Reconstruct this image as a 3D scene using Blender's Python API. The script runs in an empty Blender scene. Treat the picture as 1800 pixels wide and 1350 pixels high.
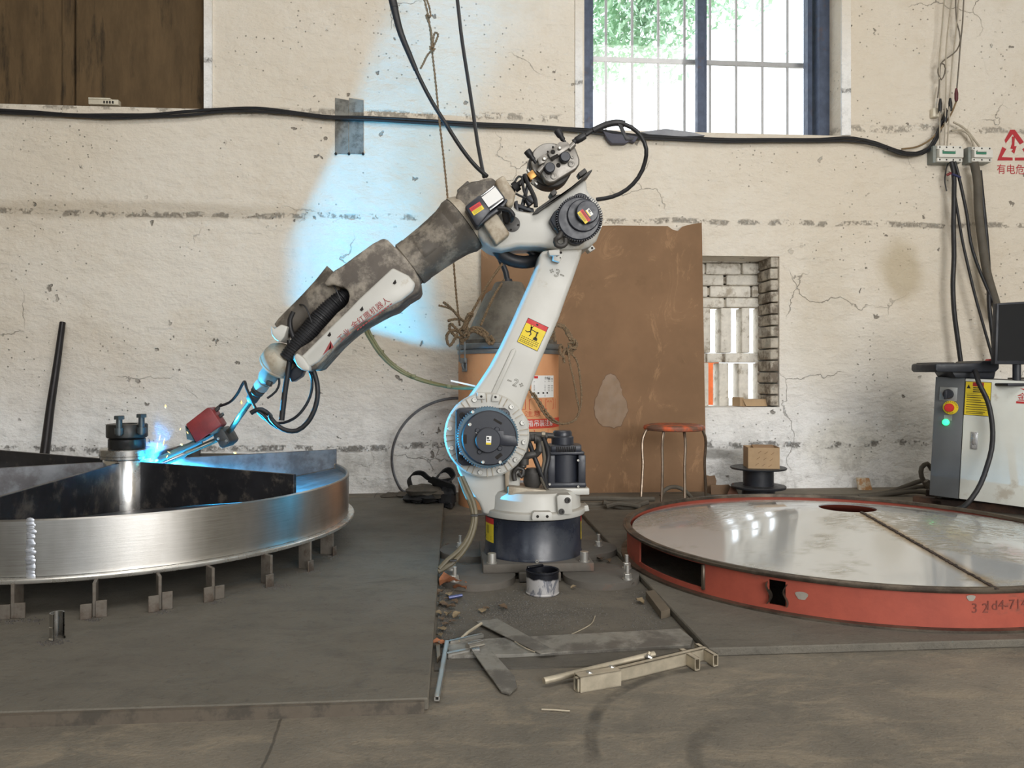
import bpy, bmesh, math, random
from mathutils import Vector, Matrix
random.seed(7)
S = bpy.context.scene
C = S.collection
V = Vector
PI = math.pi
# ---------------------------------------------------------------- camera, world, lights, exposure
CAM_H, FOC, YAW, HZ = 0.69, 1330.0, math.radians(4.4), 660.0
cam_d = bpy.data.cameras.new('camera'); cam = bpy.data.objects.new('camera', cam_d); C.objects.link(cam)
cam.location = (0, 0, CAM_H); cam.rotation_euler = (PI/2, 0, -YAW)
cam_d.sensor_width = 36.0; cam_d.lens = 36.0*FOC/1800.0; cam_d.shift_y = -15.0/1800.0
cam_d.clip_start = 0.05
S.camera = cam
S.view_settings.view_transform = 'Standard'; S.view_settings.look = 'None'
S.view_settings.gamma = 1.0; S.view_settings.use_curve_mapping = False
S.view_settings.exposure = 0.62
w = bpy.data.worlds.new('World'); S.world = w; w.use_nodes = True
bg = w.node_tree.nodes['Background']
bg.inputs[0].default_value = (0.86, 0.93, 1.0, 1); bg.inputs[1].default_value = 1.75

def area(name, loc, target, sx, sy, power, col):
    d = bpy.data.lights.new(name, 'AREA'); d.shape = 'RECTANGLE'; d.size = sx; d.size_y = sy
    d.energy = power; d.color = col
    o = bpy.data.objects.new(name, d); C.objects.link(o); o.location = loc
    o.rotation_euler = (V(target)-V(loc)).to_track_quat('-Z', 'Y').to_euler()
    return o
# daylight through the big open front of the shed plus an overhead fill lamp added under the closed ceiling
area('daylight_front_opening', (2.6, -3.6, 2.1), (0.4, 4.0, 0.7), 3.6, 2.8, 175, (1.0, 0.965, 0.92))
area('overhead_fill', (0.3, 0.9, 4.0), (0.3, 3.4, 0.6), 4.5, 1.4, 50, (1.0, 0.97, 0.93))
# welding arc: the bluish point of light beside the hub
ARC = V((-1.1756, 2.991, 0.327))
ad = bpy.data.lights.new('welding_arc', 'POINT'); ad.energy = 290; ad.color = (0.03, 0.50, 1.0); ad.shadow_soft_size = 0.002
ao = bpy.data.objects.new('welding_arc', ad); C.objects.link(ao); ao.location = ARC

# ---------------------------------------------------------------- picture <-> place
FW = V((math.sin(YAW), math.cos(YAW), 0)); RT = V((math.cos(YAW), -math.sin(YAW), 0)); UP = V((0, 0, 1))
EYE = V((0, 0, CAM_H))
def ray(x, y): return FW + RT*((x-900)/FOC) - UP*((y-HZ)/FOC)
def at(x, y, Y):                       # point of the plane Y = const
    d = ray(x, y); return EYE + d*(Y/d.y)
def az(x, y, z):                       # point of the plane z = const
    d = ray(x, y); return EYE + d*((z-CAM_H)/d.z)
def sc(x, Y):                          # metres per pixel there
    return (at(x, HZ, Y)-EYE).dot(FW)/FOC

# ---------------------------------------------------------------- mesh collector
def smoothpath(pts, seg):
    P = [V(p) for p in pts]
    if len(P) < 3: 
        a, b = P; n = max(1, int((b-a).length/seg)); return [a.lerp(b, i/n) for i in range(n+1)]
    out = []; D = [max(1e-6, (P[i+1]-P[i]).length) for i in range(len(P)-1)]; Tn = []
    for i in range(len(P)):
        if i == 0: Tn.append((P[1]-P[0])/D[0])
        elif i == len(P)-1: Tn.append((P[-1]-P[-2])/D[-1])
        else: Tn.append(((P[i]-P[i-1])/D[i-1]*D[i]+(P[i+1]-P[i])/D[i]*D[i-1])/(D[i-1]+D[i]))
    for i in range(len(P)-1):
        n = max(2, int(D[i]/seg)); m0 = Tn[i]*D[i]; m1 = Tn[i+1]*D[i]
        for k in range(n):
            t = k/n; t2 = t*t; t3 = t2*t
            out.append(P[i]*(2*t3-3*t2+1)+m0*(t3-2*t2+t)+P[i+1]*(3*t2-2*t3)+m1*(t3-t2))
    out.append(P[-1]); return out
def frames(P):
    T = []
    for i in range(len(P)):
        a = P[max(i-1, 0)]; b = P[min(i+1, len(P)-1)]; d = b-a
        T.append(d.normalized() if d.length > 1e-9 else V((0, 0, 1)))
    n = T[0].orthogonal().normalized(); N = [n]
    for i in range(1, len(P)):
        n = N[-1]-T[i]*N[-1].dot(T[i])
        if n.length < 1e-6: n = T[i].orthogonal()
        N.append(n.normalized())
    return T, N
_txt = {}
def glyphs(body):
    if body not in _txt:
        cu = bpy.data.curves.new('t', 'FONT'); cu.body = body; cu.size = 1.0; cu.align_x = 'CENTER'; cu.align_y = 'CENTER'
        cu.resolution_u = 3
        o = bpy.data.objects.new('t', cu); C.objects.link(o)
        dg = bpy.context.evaluated_depsgraph_get()
        me = bpy.data.meshes.new_from_object(o.evaluated_get(dg))
        vs = [(v.co.x, v.co.y) for v in me.vertices]; fs = [list(p.vertices) for p in me.polygons]
        bpy.data.objects.remove(o); bpy.data.curves.remove(cu); bpy.data.meshes.remove(me)
        _txt[body] = (vs, fs)
    return _txt[body]
class MB:
    def __init__(s): s.v = []; s.f = []; s.m = []; s.mi = 0
    def add(s, vs, fs):
        o = len(s.v); s.v += [V(v) for v in vs]
        for f in fs: s.f.append([i+o for i in f]); s.m.append(s.mi)
        return s
    def box(s, c, size, rot=None):
        x, y, z = [a/2 for a in size]; c = V(c)
        vs = [V((i, j, k)) for i in (-x, x) for j in (-y, y) for k in (-z, z)]
        if rot is not None: vs = [rot @ v for v in vs]
        return s.add([c+v for v in vs], [(0,1,3,2),(4,6,7,5),(0,4,5,1),(2,3,7,6),(0,2,6,4),(1,5,7,3)])
    def rbox(s, c, size, b=.004, seg=2, rot=None):
        bm = bmesh.new(); bmesh.ops.create_cube(bm, size=1.0)
        for v in bm.verts: v.co = V((v.co.x*size[0], v.co.y*size[1], v.co.z*size[2]))
        bmesh.ops.bevel(bm, geom=bm.edges[:], offset=b, segments=seg, profile=.5, affect='EDGES')
        return s.frombm(bm, rot, c)
    def frombm(s, bm, rot=None, c=(0, 0, 0)):
        bm.verts.index_update()
        vs = [v.co.copy() for v in bm.verts]
        if rot is not None: vs = [rot @ v for v in vs]
        c = V(c); s.add([v+c for v in vs], [[v.index for v in f.verts] for f in bm.faces]); bm.free(); return s
    def prism(s, pts, ext, bev=0, seg=2):
        pts = [V(p) for p in pts]; ext = V(ext)
        nn = V((0, 0, 0))
        for i in range(len(pts)): nn += pts[i].cross(pts[(i+1) % len(pts)])
        if nn.dot(ext) > 0: pts = pts[::-1]
        bm = bmesh.new(); a = [bm.verts.new(p) for p in pts]; b = [bm.verts.new(p+ext) for p in pts]
        n = len(pts); bm.faces.new(a); bm.faces.new(b[::-1])
        for i in range(n): bm.faces.new((a[i], b[i], b[(i+1) % n], a[(i+1) % n]))
        bmesh.ops.recalc_face_normals(bm, faces=bm.faces[:])
        if bev:
            ed = [e for e in bm.edges if (e.verts[0] in a) != (e.verts[1] in a) or True]
            ed = [e for e in ed if e.calc_face_angle(0) > .5]
            bmesh.ops.bevel(bm, geom=ed, offset=bev, segments=seg, profile=.5, affect='EDGES', clamp_overlap=True)
        return s.frombm(bm)
    def px(s, pts, Y0, Y1, bev=0, seg=2):                 # outline read off the picture, standing at depth Y0, thick to Y1
        return s.prism([at(x, y, Y0) for x, y in pts], (0, Y1-Y0, 0), bev, seg)
    def tube(s, pts, r, n=8, seg=.03, smooth=True, flat=1.0, closed=False):
        P = smoothpath(pts, seg) if smooth else [V(p) for p in pts]
        T, N = frames(P); m = len(P); vs = []; fs = []
        for i, p in enumerate(P):
            b = T[i].cross(N[i]); rr = r(i/(m-1)) if callable(r) else r
            for k in range(n):
                a = 2*PI*k/n; vs.append(p+N[i]*(rr*math.cos(a))+b*(rr*flat*math.sin(a)))
        for i in range(m-1):
            for k in range(n):
                fs.append((i*n+k, i*n+(k+1) % n, (i+1)*n+(k+1) % n, (i+1)*n+k))
        fs.append(list(range(n))[::-1]); fs.append([(m-1)*n+k for k in range(n)])
        return s.add(vs, fs)
    def rope(s, pts, r, seg=.012):
        P = smoothpath(pts, seg); T, N = frames(P); L = 0; m = len(P)
        for st in range(3):
            Q = []; L = 0
            for i, p in enumerate(P):
                if i: L += (P[i]-P[i-1]).length
                a = L/(r*7)*2*PI+st*2*PI/3; b = T[i].cross(N[i])
                Q.append(p+(N[i]*math.cos(a)+b*math.sin(a))*r*.52)
            s.tube(Q, r*.56, 5, smooth=False)
        return s
    def lathe(s, prof, o, axis, n=32, a0=0, a1=2*PI):
        o = V(o); ax = V(axis).normalized(); u = ax.orthogonal().normalized(); w_ = ax.cross(u)
        full = abs(a1-a0-2*PI) < 1e-6; cnt = n if full else n+1
        vs = []; fs = []; m = len(prof)
        for k in range(cnt):
            a = a0+(a1-a0)*k/n; d = u*math.cos(a)+w_*math.sin(a)
            for r, h in prof: vs.append(o+d*r+ax*h)
        for k in range(n):
            k2 = (k+1) % cnt
            for i in range(m-1):
                q = [k*m+i, k2*m+i, k2*m+i+1, k*m+i+1]
                if prof[i][0] < 1e-9: q = [k*m+i, k2*m+i+1, k*m+i+1]
                elif prof[i+1][0] < 1e-9: q = [k*m+i, k2*m+i, k*m+i+1]
                fs.append(q)
        return s.add(vs, fs)
    def cyl(s, p0, p1, r0, r1=None, n=24, ch=0):
        p0 = V(p0); p1 = V(p1); h = (p1-p0).length; r1 = r0 if r1 is None else r1
        prof = [(0, 0), (r0-ch, 0), (r0, ch), (r1, h-ch), (r1-ch, h), (0, h)] if ch else [(0, 0), (r0, 0), (r1, h), (0, h)]
        return s.lathe(prof, p0, p1-p0, n)
    def face(s, x, y, Yb, Yf, rpx, n=28, ch=.002):        # disc facing the viewer, centre and radius read off the picture
        return s.cyl(at(x, y, Yf)*1.0+V((0, Yb-Yf, 0)), at(x, y, Yf), rpx*sc(x, Yf), None, n, ch)
    def socket(s, p, axis, r, h, n=14):                   # cap screw with a hollow head
        return s.lathe([(0, h*.3), (r*.5, h*.3), (r*.5, h), (r*.88, h), (r, h*.85), (r, 0)], p, axis, n)
    def hexn(s, p, axis, r, h): return s.lathe([(0, 0), (r, 0), (r, h*.9), (r*.9, h), (0, h)], p, axis, 6)
    def ball(s, c, r, n=16, sq=(1, 1, 1)):
        m = n//2; c = V(c); vs = []; fs = []
        for i in range(m+1):
            t = PI*i/m
            for k in range(n):
                a = 2*PI*k/n; vs.append(c+V((r*sq[0]*math.sin(t)*math.cos(a), r*sq[1]*math.sin(t)*math.sin(a), r*sq[2]*math.cos(t))))
        for i in range(m):
            for k in range(n): fs.append((i*n+k, (i+1)*n+k, (i+1)*n+(k+1) % n, i*n+(k+1) % n))
        return s.add(vs, fs)
    def text(s, body, size, fn):
        vs, fs = glyphs(body); return s.add([fn(x*size, y*size) for x, y in vs], fs)
    def quad(s, a, b, c, d): return s.add([a, b, c, d], [(0, 1, 2, 3)])
    def shift(s, f):
        s.v = [f(v) for v in s.v]; return s
ORG = {}
def obj(name, mb, mat, parent=None, sm=38, at_=None):
    me = bpy.data.meshes.new(name)
    if parent is not None: o0 = ORG[parent.as_pointer()]
    elif at_ is not None: o0 = V(at_)
    else:
        xs = [v.x for v in mb.v]; ys = [v.y for v in mb.v]; zs = [v.z for v in mb.v]
        o0 = V(((min(xs)+max(xs))/2, (min(ys)+max(ys))/2, min(zs)))
    me.from_pydata([v-o0 for v in mb.v], [], mb.f)
    mats = mat if isinstance(mat, (list, tuple)) else [mat]
    for m in mats: me.materials.append(m)
    if len(mats) > 1: me.polygons.foreach_set('material_index', mb.m)
    bm = bmesh.new(); bm.from_mesh(me); bmesh.ops.recalc_face_normals(bm, faces=bm.faces[:]) if sm is not None and sm > 0 else None
    bm.to_mesh(me); bm.free()
    if sm: me.shade_smooth(); me.set_sharp_from_angle(angle=math.radians(sm))
    o = bpy.data.objects.new(name, me); C.objects.link(o)
    ORG[o.as_pointer()] = o0
    if parent is not None: o.parent = parent
    else: o.location = o0
    return o
def tag(o, label=None, cat=None, group=None, kind=None):
    if label: o['label'] = label
    if cat: o['category'] = cat
    if group: o['group'] = group
    if kind: o['kind'] = kind
    return o
def thing(name, label, cat, loc, group=None, kind=None):
    o = bpy.data.objects.new(name, None); C.objects.link(o); o.location = loc; o.empty_display_size = .05
    ORG[o.as_pointer()] = V(loc)
    return tag(o, label, cat, group, kind)
def dup(o, loc, rz=0, label=None, name=None):
    r = o.copy(); C.objects.link(r); r.location = loc; r.rotation_euler.z = rz
    if label: r['label'] = label
    for ch in list(o.children):
        c = ch.copy(); C.objects.link(c); c.parent = r
        for g in ch.children:
            d = g.copy(); C.objects.link(d); d.parent = c
    return r
def solo(name, mb, mat, label, cat, group=None, sm=38): return tag(obj(name, mb, mat, None, sm), label, cat, group)
def struct(name, mb, mat, sm=None): return tag(obj(name, mb, mat, None, sm), kind='structure')

# ---------------------------------------------------------------- materials
def c3(r, g, b):
    f = lambda u: (u/255/12.92 if u/255 <= .04045 else ((u/255+.055)/1.055)**2.4)
    return (f(r), f(g), f(b))
class NT:
    def __init__(s, name):
        s.m = bpy.data.materials.new(name); s.m.use_nodes = True; s.t = s.m.node_tree
        s.b = s.t.nodes['Principled BSDF']; s.co = s.t.nodes.new('ShaderNodeTexCoord').outputs['Object']
    def n(s, typ, **kw):
        o = s.t.nodes.new(typ)
        for k, v in kw.items(): setattr(o, k, v)
        return o
    def L(s, a, b): s.t.links.new(a, b)
    def val(s, inp, v):
        if hasattr(v, 'is_linked') or isinstance(v, bpy.types.NodeSocket): s.L(v, inp)
        elif isinstance(v, (tuple, list)): inp.default_value = (*v, 1) if len(v) == 3 and len(inp.default_value) == 4 else v
        else: inp.default_value = v
    def mapv(s, scale=(1, 1, 1), loc=(0, 0, 0), rot=(0, 0, 0), src=None):
        o = s.n('ShaderNodeMapping'); s.L(src or s.co, o.inputs[0]); o.inputs[3].default_value = scale; o.inputs[1].default_value = loc; o.inputs[2].default_value = rot
        return o.outputs[0]
    def noise(s, scale, detail=5, rough=.6, src=None, dist=0):
        o = s.n('ShaderNodeTexNoise'); s.L(src or s.co, o.inputs['Vector']); o.inputs['Scale'].default_value = scale
        o.inputs['Detail'].default_value = detail; o.inputs['Roughness'].default_value = rough; o.inputs['Distortion'].default_value = dist
        return o.outputs[0]
    def vor(s, scale, feature='F1', src=None, rnd=1):
        o = s.n('ShaderNodeTexVoronoi', feature=feature); s.L(src or s.co, o.inputs['Vector']); o.inputs['Scale'].default_value = scale
        o.inputs['Randomness'].default_value = rnd
        return o.outputs['Distance']
    def ramp(s, f, a, b, v0=0., v1=1.):
        o = s.n('ShaderNodeMapRange'); o.interpolation_type = 'SMOOTHSTEP'; s.L(f, o.inputs[0]); o.inputs[1].default_value = a; o.inputs[2].default_value = b
        o.inputs[3].default_value = v0; o.inputs[4].default_value = v1; return o.outputs[0]
    def math(s, op, a, b=0.):
        o = s.n('ShaderNodeMath', operation=op); s.val(o.inputs[0], a); s.val(o.inputs[1], b); return o.outputs[0]
    def mix(s, f, a, b, mode='MIX'):
        o = s.n('ShaderNodeMix', data_type='RGBA', blend_type=mode); s.val(o.inputs[0], f); s.val(o.inputs[6], a); s.val(o.inputs[7], b); return o.outputs[2]
    def blob(s, c, r, soft=.5, wob=.3, sc_=3):            # mask 1 inside an ellipsoid with a ragged edge
        v = s.n('ShaderNodeVectorMath', operation='SUBTRACT'); s.L(s.co, v.inputs[0]); v.inputs[1].default_value = c
        d = s.n('ShaderNodeVectorMath', operation='DIVIDE'); s.L(v.outputs[0], d.inputs[0]); d.inputs[1].default_value = r
        l = s.n('ShaderNodeVectorMath', operation='LENGTH'); s.L(d.outputs[0], l.inputs[0])
        k = s.math('ADD', l.outputs['Value'], s.math('MULTIPLY', s.math('SUBTRACT', s.noise(sc_), .5), wob*2))
        return s.ramp(k, 1+soft/2, 1-soft/2)
    def bump(s, h, strength=.3, dist=.01):
        o = s.n('ShaderNodeBump'); o.inputs['Strength'].default_value = strength; o.inputs['Distance'].default_value = dist
        s.L(h, o.inputs['Height']); s.L(o.outputs[0], s.b.inputs['Normal'])
    def out(s, col, rough=.5, metal=0., spec=None):
        s.val(s.b.inputs['Base Color'], col); s.val(s.b.inputs['Roughness'], rough); s.val(s.b.inputs['Metallic'], metal)
        if spec is not None: s.b.inputs['Specular IOR Level'].default_value = spec
        return s.m
def mul(c, k): return tuple(min(1, x*k) for x in c)
def M(name, col, rough=.5, metal=0., var=.14, scale=9, dirt=None, bump=0, bscale=80, dust=None, spec=None):
    t = NT(name); n1 = t.noise(scale, 6, .65)
    k = t.mix(t.ramp(n1, .3, .7), mul(col, 1-var), mul(col, 1+var))
    if dirt:
        dc, amt, ds = dirt
        k = t.mix(t.ramp(t.noise(ds, 8, .7), .62-amt*.5, .72-amt*.3), k, dc)
    if dust:                                              # settled dust lies on whatever faces up
        dc, amt = dust
        g = t.n('ShaderNodeNewGeometry'); sp = t.n('ShaderNodeSeparateXYZ'); t.L(g.outputs['Normal'], sp.inputs[0])
        d = t.math('MULTIPLY', t.ramp(sp.outputs[2], .35, .9), t.ramp(t.noise(14, 6), .3, .55, amt*.5, amt))
        k = t.mix(d, k, dc)
    if bump: t.bump(t.noise(bscale, 4, .6), bump, .004)
    r = t.ramp(t.noise(scale*2.3, 5), .3, .7, max(.03, rough-.08), min(1, rough+.1))
    return t.out(k, r, metal, spec)
def emis(name, col, st):
    t = NT(name); t.b.inputs['Base Color'].default_value = (*col, 1); t.b.inputs['Emission Color'].default_value = (*col, 1); t.b.inputs['Emission Strength'].default_value = st
    return t.m
YW = 4.48                                                 # the plastered back wall
def X(px, Y=YW): return at(px, HZ, Y).x
def Zp(py, px=900, Y=YW): return at(px, py, Y).z
# --- plaster
t = NT('old_whitewash')
base = t.mix(t.ramp(t.noise(.55, 4, .6), .3, .7), c3(223, 212, 194), c3(235, 229, 218))
base = t.mix(t.math('MULTIPLY', t.ramp(t.noise(2.2, 7, .65), .42, .72), .38), base, c3(206, 188, 160))
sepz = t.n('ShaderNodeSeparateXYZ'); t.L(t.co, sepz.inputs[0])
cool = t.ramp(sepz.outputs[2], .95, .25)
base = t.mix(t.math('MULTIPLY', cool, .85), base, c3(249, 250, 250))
for cc, rr, am, col in [(((X(1585), YW, Zp(470))), (.13, .5, .17), .55, (176, 158, 122)), ((X(1450), YW, Zp(570)), (.17, .5, .5), .22, (190, 176, 150)),
                        ((X(1480), YW, Zp(790)), (.25, .5, .14), .3, (206, 196, 166)), ((X(735), YW, Zp(770)), (.22, .5, .4), .3, (168, 166, 160)),  # last blob paints the drum's shade on the wall
                        ((X(620), YW, Zp(820)), (.4, .5, .12), .3, (160, 158, 150)), ((X(1600), YW, Zp(760)), (.14, .5, .4), .35, (170, 164, 148)),  # last blob paints the shade left of the cabinet
                        ((X(250), YW, Zp(380)), (.9, .5, .05), .4, (172, 156, 132)), ((X(760), YW, Zp(300)), (.22, .5, .3), .22, (190, 166, 132)),
                        ((X(1255), YW, Zp(800)), (.12, .5, .03), .7, (120, 118, 112)), ((X(100), YW, Zp(640)), (.5, .5, .3), .2, (196, 180, 160))]:
    base = t.mix(t.math('MULTIPLY', t.blob(cc, rr, .9, .5, 5), am), base, c3(*col))
grime = t.math('MULTIPLY', t.ramp(sepz.outputs[2], .75, .0), t.ramp(t.noise(7, 8, .75), .46, .62))
base = t.mix(t.math('MULTIPLY', grime, .36), base, c3(120, 116, 108))
# broken-out specks, thin cracks, horizontal joints where the plaster has shelled off
mp = t.mapv((1, 1, 1.25)); 
spk2 = t.math('MULTIPLY', t.ramp(t.vor(26), .14, .07), t.ramp(t.noise(2.6, 4), .47, .58))
wv = t.n('ShaderNodeVectorMath', operation='ADD'); t.L(t.co, wv.inputs[0])
nz2 = t.n('ShaderNodeTexNoise'); t.L(t.co, nz2.inputs['Vector']); nz2.inputs['Scale'].default_value = 26; nz2.inputs['Detail'].default_value = 3
sv2 = t.n('ShaderNodeVectorMath', operation='MULTIPLY_ADD'); t.L(nz2.outputs['Color'], sv2.inputs[0]); sv2.inputs[1].default_value = (.07, .07, .07); t.L(t.co, sv2.inputs[2])
spk = t.math('MULTIPLY', t.ramp(t.math('ADD', t.vor(7.5, 'F1', sv2.outputs[0]), t.math('MULTIPLY', t.math('SUBTRACT', t.noise(3.1, 2), .5), .22)), .105, .065), t.ramp(t.noise(1.3, 3), .42, .52))
nz = t.n('ShaderNodeTexNoise'); t.L(t.co, nz.inputs['Vector']); nz.inputs['Scale'].default_value = 5; nz.inputs['Detail'].default_value = 6
sv = t.n('ShaderNodeVectorMath', operation='SCALE'); t.L(nz.outputs['Color'], sv.inputs[0]); sv.inputs['Scale'].default_value = .35; t.L(sv.outputs[0], wv.inputs[1])
crk = t.math('MULTIPLY', t.ramp(t.vor(1.5, 'DISTANCE_TO_EDGE', wv.outputs[0]), .006, .001), t.ramp(t.noise(1.1, 3), .54, .62))
def joint(z, wd, amp):
    zz = t.math('ABSOLUTE', t.math('SUBTRACT', t.math('ADD', sepz.outputs[2], t.math('MULTIPLY', t.math('SUBTRACT', t.noise(1.6, 5), .5), .09)), z))
    return t.math('MULTIPLY', t.ramp(zz, wd, wd*.3), t.math('MULTIPLY', t.ramp(t.noise(11, 8, .8), .49, .6), amp))
jt = t.math('ADD', joint(1.62, .022, .42), t.math('ADD', joint(.27, .024, .7), joint(2.22, .03, .3)))
hor = t.ramp(t.noise(4.0, 9, .8, t.mapv((1, 1, 4.5))), .60, .68)
dmg = t.math('MINIMUM', t.math('ADD', t.math('ADD', t.math('MULTIPLY', spk, .85), t.math('MULTIPLY', spk2, .6)), t.math('ADD', t.math('MULTIPLY', crk, .5), jt)), 1.0)
base = t.mix(t.math('MULTIPLY', dmg, .85), base, c3(92, 84, 74))
base = t.mix(t.math('MULTIPLY', hor, .22), base, c3(150, 138, 120))
hgt = t.math('SUBTRACT', t.math('ADD', t.math('MULTIPLY', t.noise(5, 8, .6, t.mapv((1, 1, 1.8))), 1.0), t.math('MULTIPLY', t.noise(34, 4), .15)), t.math('MULTIPLY', dmg, .55))
t.bump(hgt, .8, .04)
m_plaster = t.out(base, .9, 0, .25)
# --- floor and plates
def grey_ground(name, a, b, c, marks=False):
    t = NT(name)
    k = t.mix(t.ramp(t.noise(1.3, 8, .7), .32, .68), c3(*a), c3(*b))
    k = t.mix(t.math('MULTIPLY', t.ramp(t.noise(5.5, 9, .75, t.mapv((1, 2.2, 1), rot=(0, 0, .5)), .6), .47, .66), .6), k, c3(*c))
    k = t.mix(t.math('MULTIPLY', t.ramp(t.noise(60, 4, .7), .55, .75), .35), k, c3(40, 38, 36))
    k = t.mix(t.ramp(t.vor(42), .035, .02, 0, .35), k, c3(190, 186, 178))
    h = t.math('ADD', t.noise(9, 8, .7), t.math('MULTIPLY', t.noise(120, 3), .35))
    if marks:
        for (cx, cy, r0, wd, am) in [(.65, 2.85, .425, .012, .7), (.60, 2.80, .20, .014, .4)]:
            v = t.n('ShaderNodeVectorMath', operation='SUBTRACT'); t.L(t.co, v.inputs[0]); v.inputs[1].default_value = (cx, cy, 0)
            mv = t.mapv((1, 1, 0), src=v.outputs[0])
            l = t.n('ShaderNodeVectorMath', operation='LENGTH'); t.L(mv, l.inputs[0])
            rg = t.ramp(t.math('ABSOLUTE', t.math('SUBTRACT', t.math('ADD', l.outputs['Value'], t.math('MULTIPLY', t.noise(2.5), .05)), r0)), wd*1.6, wd*.4)
            sx_ = t.n('ShaderNodeSeparateXYZ'); t.L(t.co, sx_.inputs[0]); rg = t.math('MULTIPLY', rg, t.ramp(sx_.outputs[0], cx+.06, cx-.12))
            k = t.mix(t.math('MULTIPLY', t.math('MULTIPLY', rg, am), t.ramp(t.noise(6, 6), .38, .55)), k, c3(58, 56, 53))
    if marks:
        p0, p1 = az(506, 1238, 0), az(455, 1360, 0); dv = (p1-p0).normalized(); nn = V((-dv.y, dv.x, 0))
        dp = t.n('ShaderNodeVectorMath', operation='DOT_PRODUCT'); t.L(t.co, dp.inputs[0]); dp.inputs[1].default_value = nn
        jn = t.math('ABSOLUTE', t.math('SUBTRACT', t.math('ADD', dp.outputs['Value'], t.math('MULTIPLY', t.math('SUBTRACT', t.noise(7, 4), .5), .02)), (p0-V((0, -1.5, -.1))*0).dot(nn)-V((0, -1.5, -.2)).dot(nn)))
        k = t.mix(t.ramp(jn, .004, .0015, 0, .7), k, c3(62, 58, 52))
    t.bump(h, .45, .012)
    return t.out(k, t.ramp(t.noise(4, 6), .3, .7, .6, .85), 0, .3)
m_floor = grey_ground('dusty_concrete', (100, 96, 88), (130, 122, 109), (146, 135, 117), True)
m_grit = grey_ground('gritty_floor', (88, 85, 79), (108, 102, 92), (76, 73, 68))
m_fplate = grey_ground('dusty_steel_plate', (97, 93, 85), (110, 105, 95), (86, 83, 76))
m_edge = M('plate_edge', c3(108, 98, 86), .65, .2, .2, 14, (c3(80, 74, 66), .4, 14))
m_board_dark = None
t = NT('stained_brown_boarding')
k = t.mix(t.ramp(t.noise(3, 8, .7, t.mapv((3, 3, .7))), .3, .7), c3(84, 68, 47), c3(108, 88, 62))
k = t.mix(t.ramp(t.noise(2.2, 8, .7, t.mapv((4, 1, .6))), .52, .68), k, c3(58, 48, 35))
m_boarding = t.out(k, .75, 0, .3)
m_brickw = M('whitewashed_brick', c3(226, 221, 210), .9, 0, .1, 20, (c3(176, 166, 150), .25, 12), .5, 60, None, .2)
m_brickb = M('dirty_brick', c3(190, 182, 168), .9, 0, .15, 20, (c3(122, 112, 100), .4, 12), .5, 60, None, .2)
m_winframe = M('blue_grey_window_steel', c3(74, 84, 104), .45, .3, .2, 14, (c3(88, 80, 84), .12, 10))
m_winbar = M('grey_window_bar', c3(186, 186, 186), .5, .1, .1)
m_rust = M('rusty_brown_steel', c3(84, 60, 46), .75, .3, .3, 10, (c3(48, 38, 32), .5, 6), .3)
m_outer = M('outdoor_ground', c3(190, 184, 170), .9)
m_leaf = M('green_leaves', c3(190, 224, 192), .5, 0, .2, 2.5)
m_bark = M('bark', c3(150, 140, 126), .9, 0, .2, 10)
m_ceil = M('shed_ceiling', c3(150, 144, 134), .9)
m_side = M('shed_wall', c3(196, 188, 172), .9)
g = NT('window_glass')
gl = g.n('ShaderNodeBsdfGlossy'); gl.inputs['Roughness'].default_value = .02
tr = g.n('ShaderNodeBsdfTransparent'); mx = g.n('ShaderNodeMixShader'); mx.inputs[0].default_value = .05
g.L(tr.outputs[0], mx.inputs[1]); g.L(gl.outputs[0], mx.inputs[2])
g.L(mx.outputs[0], g.t.nodes['Material Output'].inputs[0]); m_glass = g.m

# ---------------------------------------------------------------- shell
TOP = 4.3
mb = MB(); mb.box((0, -1.5, -.1), (15, 13.2, .2)); struct('floor', mb, m_floor, 0)
# back wall with its three openings
xa = X(358); za = at(180, 187, YW).z
xb0, xb1, zb = X(1027), X(1478), at(1250, 233, YW).z
xc0, xc1, zc0, zc1 = X(1215), X(1370), at(1290, 716, YW).z, at(1290, 450, YW).z
xs = sorted([-7.5, xa, xb0, xb1, xc0, xc1, 7.5]); zs = sorted([0, zc0, zc1, za, zb, 3.45, TOP])
mb = MB(); TH = .37
vid = {}; cells = set()
holes = [(-5.6, xa, za, 3.45), (xb0, xb1, zb, 3.45), (xc0, xc1, zc0, zc1)]
xs = sorted(xs+[-5.6])
for i in range(len(xs)-1):
    for j in range(len(zs)-1):
        mxx, mzz = (xs[i]+xs[i+1])/2, (zs[j]+zs[j+1])/2
        if not any(a < mxx < b and c < mzz < d for a, b, c, d in holes): cells.add((i, j))
for i, j in cells:
    x0, x1, z0, z1 = xs[i], xs[i+1], zs[j], zs[j+1]; f, b = YW, YW+TH
    mb.quad((x0, f, z0), (x1, f, z0), (x1, f, z1), (x0, f, z1)); mb.quad((x1, b, z0), (x0, b, z0), (x0, b, z1), (x1, b, z1))
    for di, dj, q in [(-1, 0, ((x0, f, z0), (x0, f, z1), (x0, b, z1), (x0, b, z0))), (1, 0, ((x1, b, z0), (x1, b, z1), (x1, f, z1), (x1, f, z0))),
                      (0, -1, ((x0, b, z0), (x1, b, z0), (x1, f, z0), (x0, f, z0))), (0, 1, ((x0, f, z1), (x1, f, z1), (x1, b, z1), (x0, b, z1)))]:
        if (i+di, j+dj) not in cells: mb.quad(*q)
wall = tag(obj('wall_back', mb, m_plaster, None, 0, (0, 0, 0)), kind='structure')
mb = MB(); mb.box((-5.1, -.3, TOP/2), (.2, 9.9, TOP)); struct('wall_left', mb, m_side)
mb = MB(); mb.box((5.6, -.3, TOP/2), (.2, 9.9, TOP)); struct('wall_right', mb, m_side)
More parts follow.
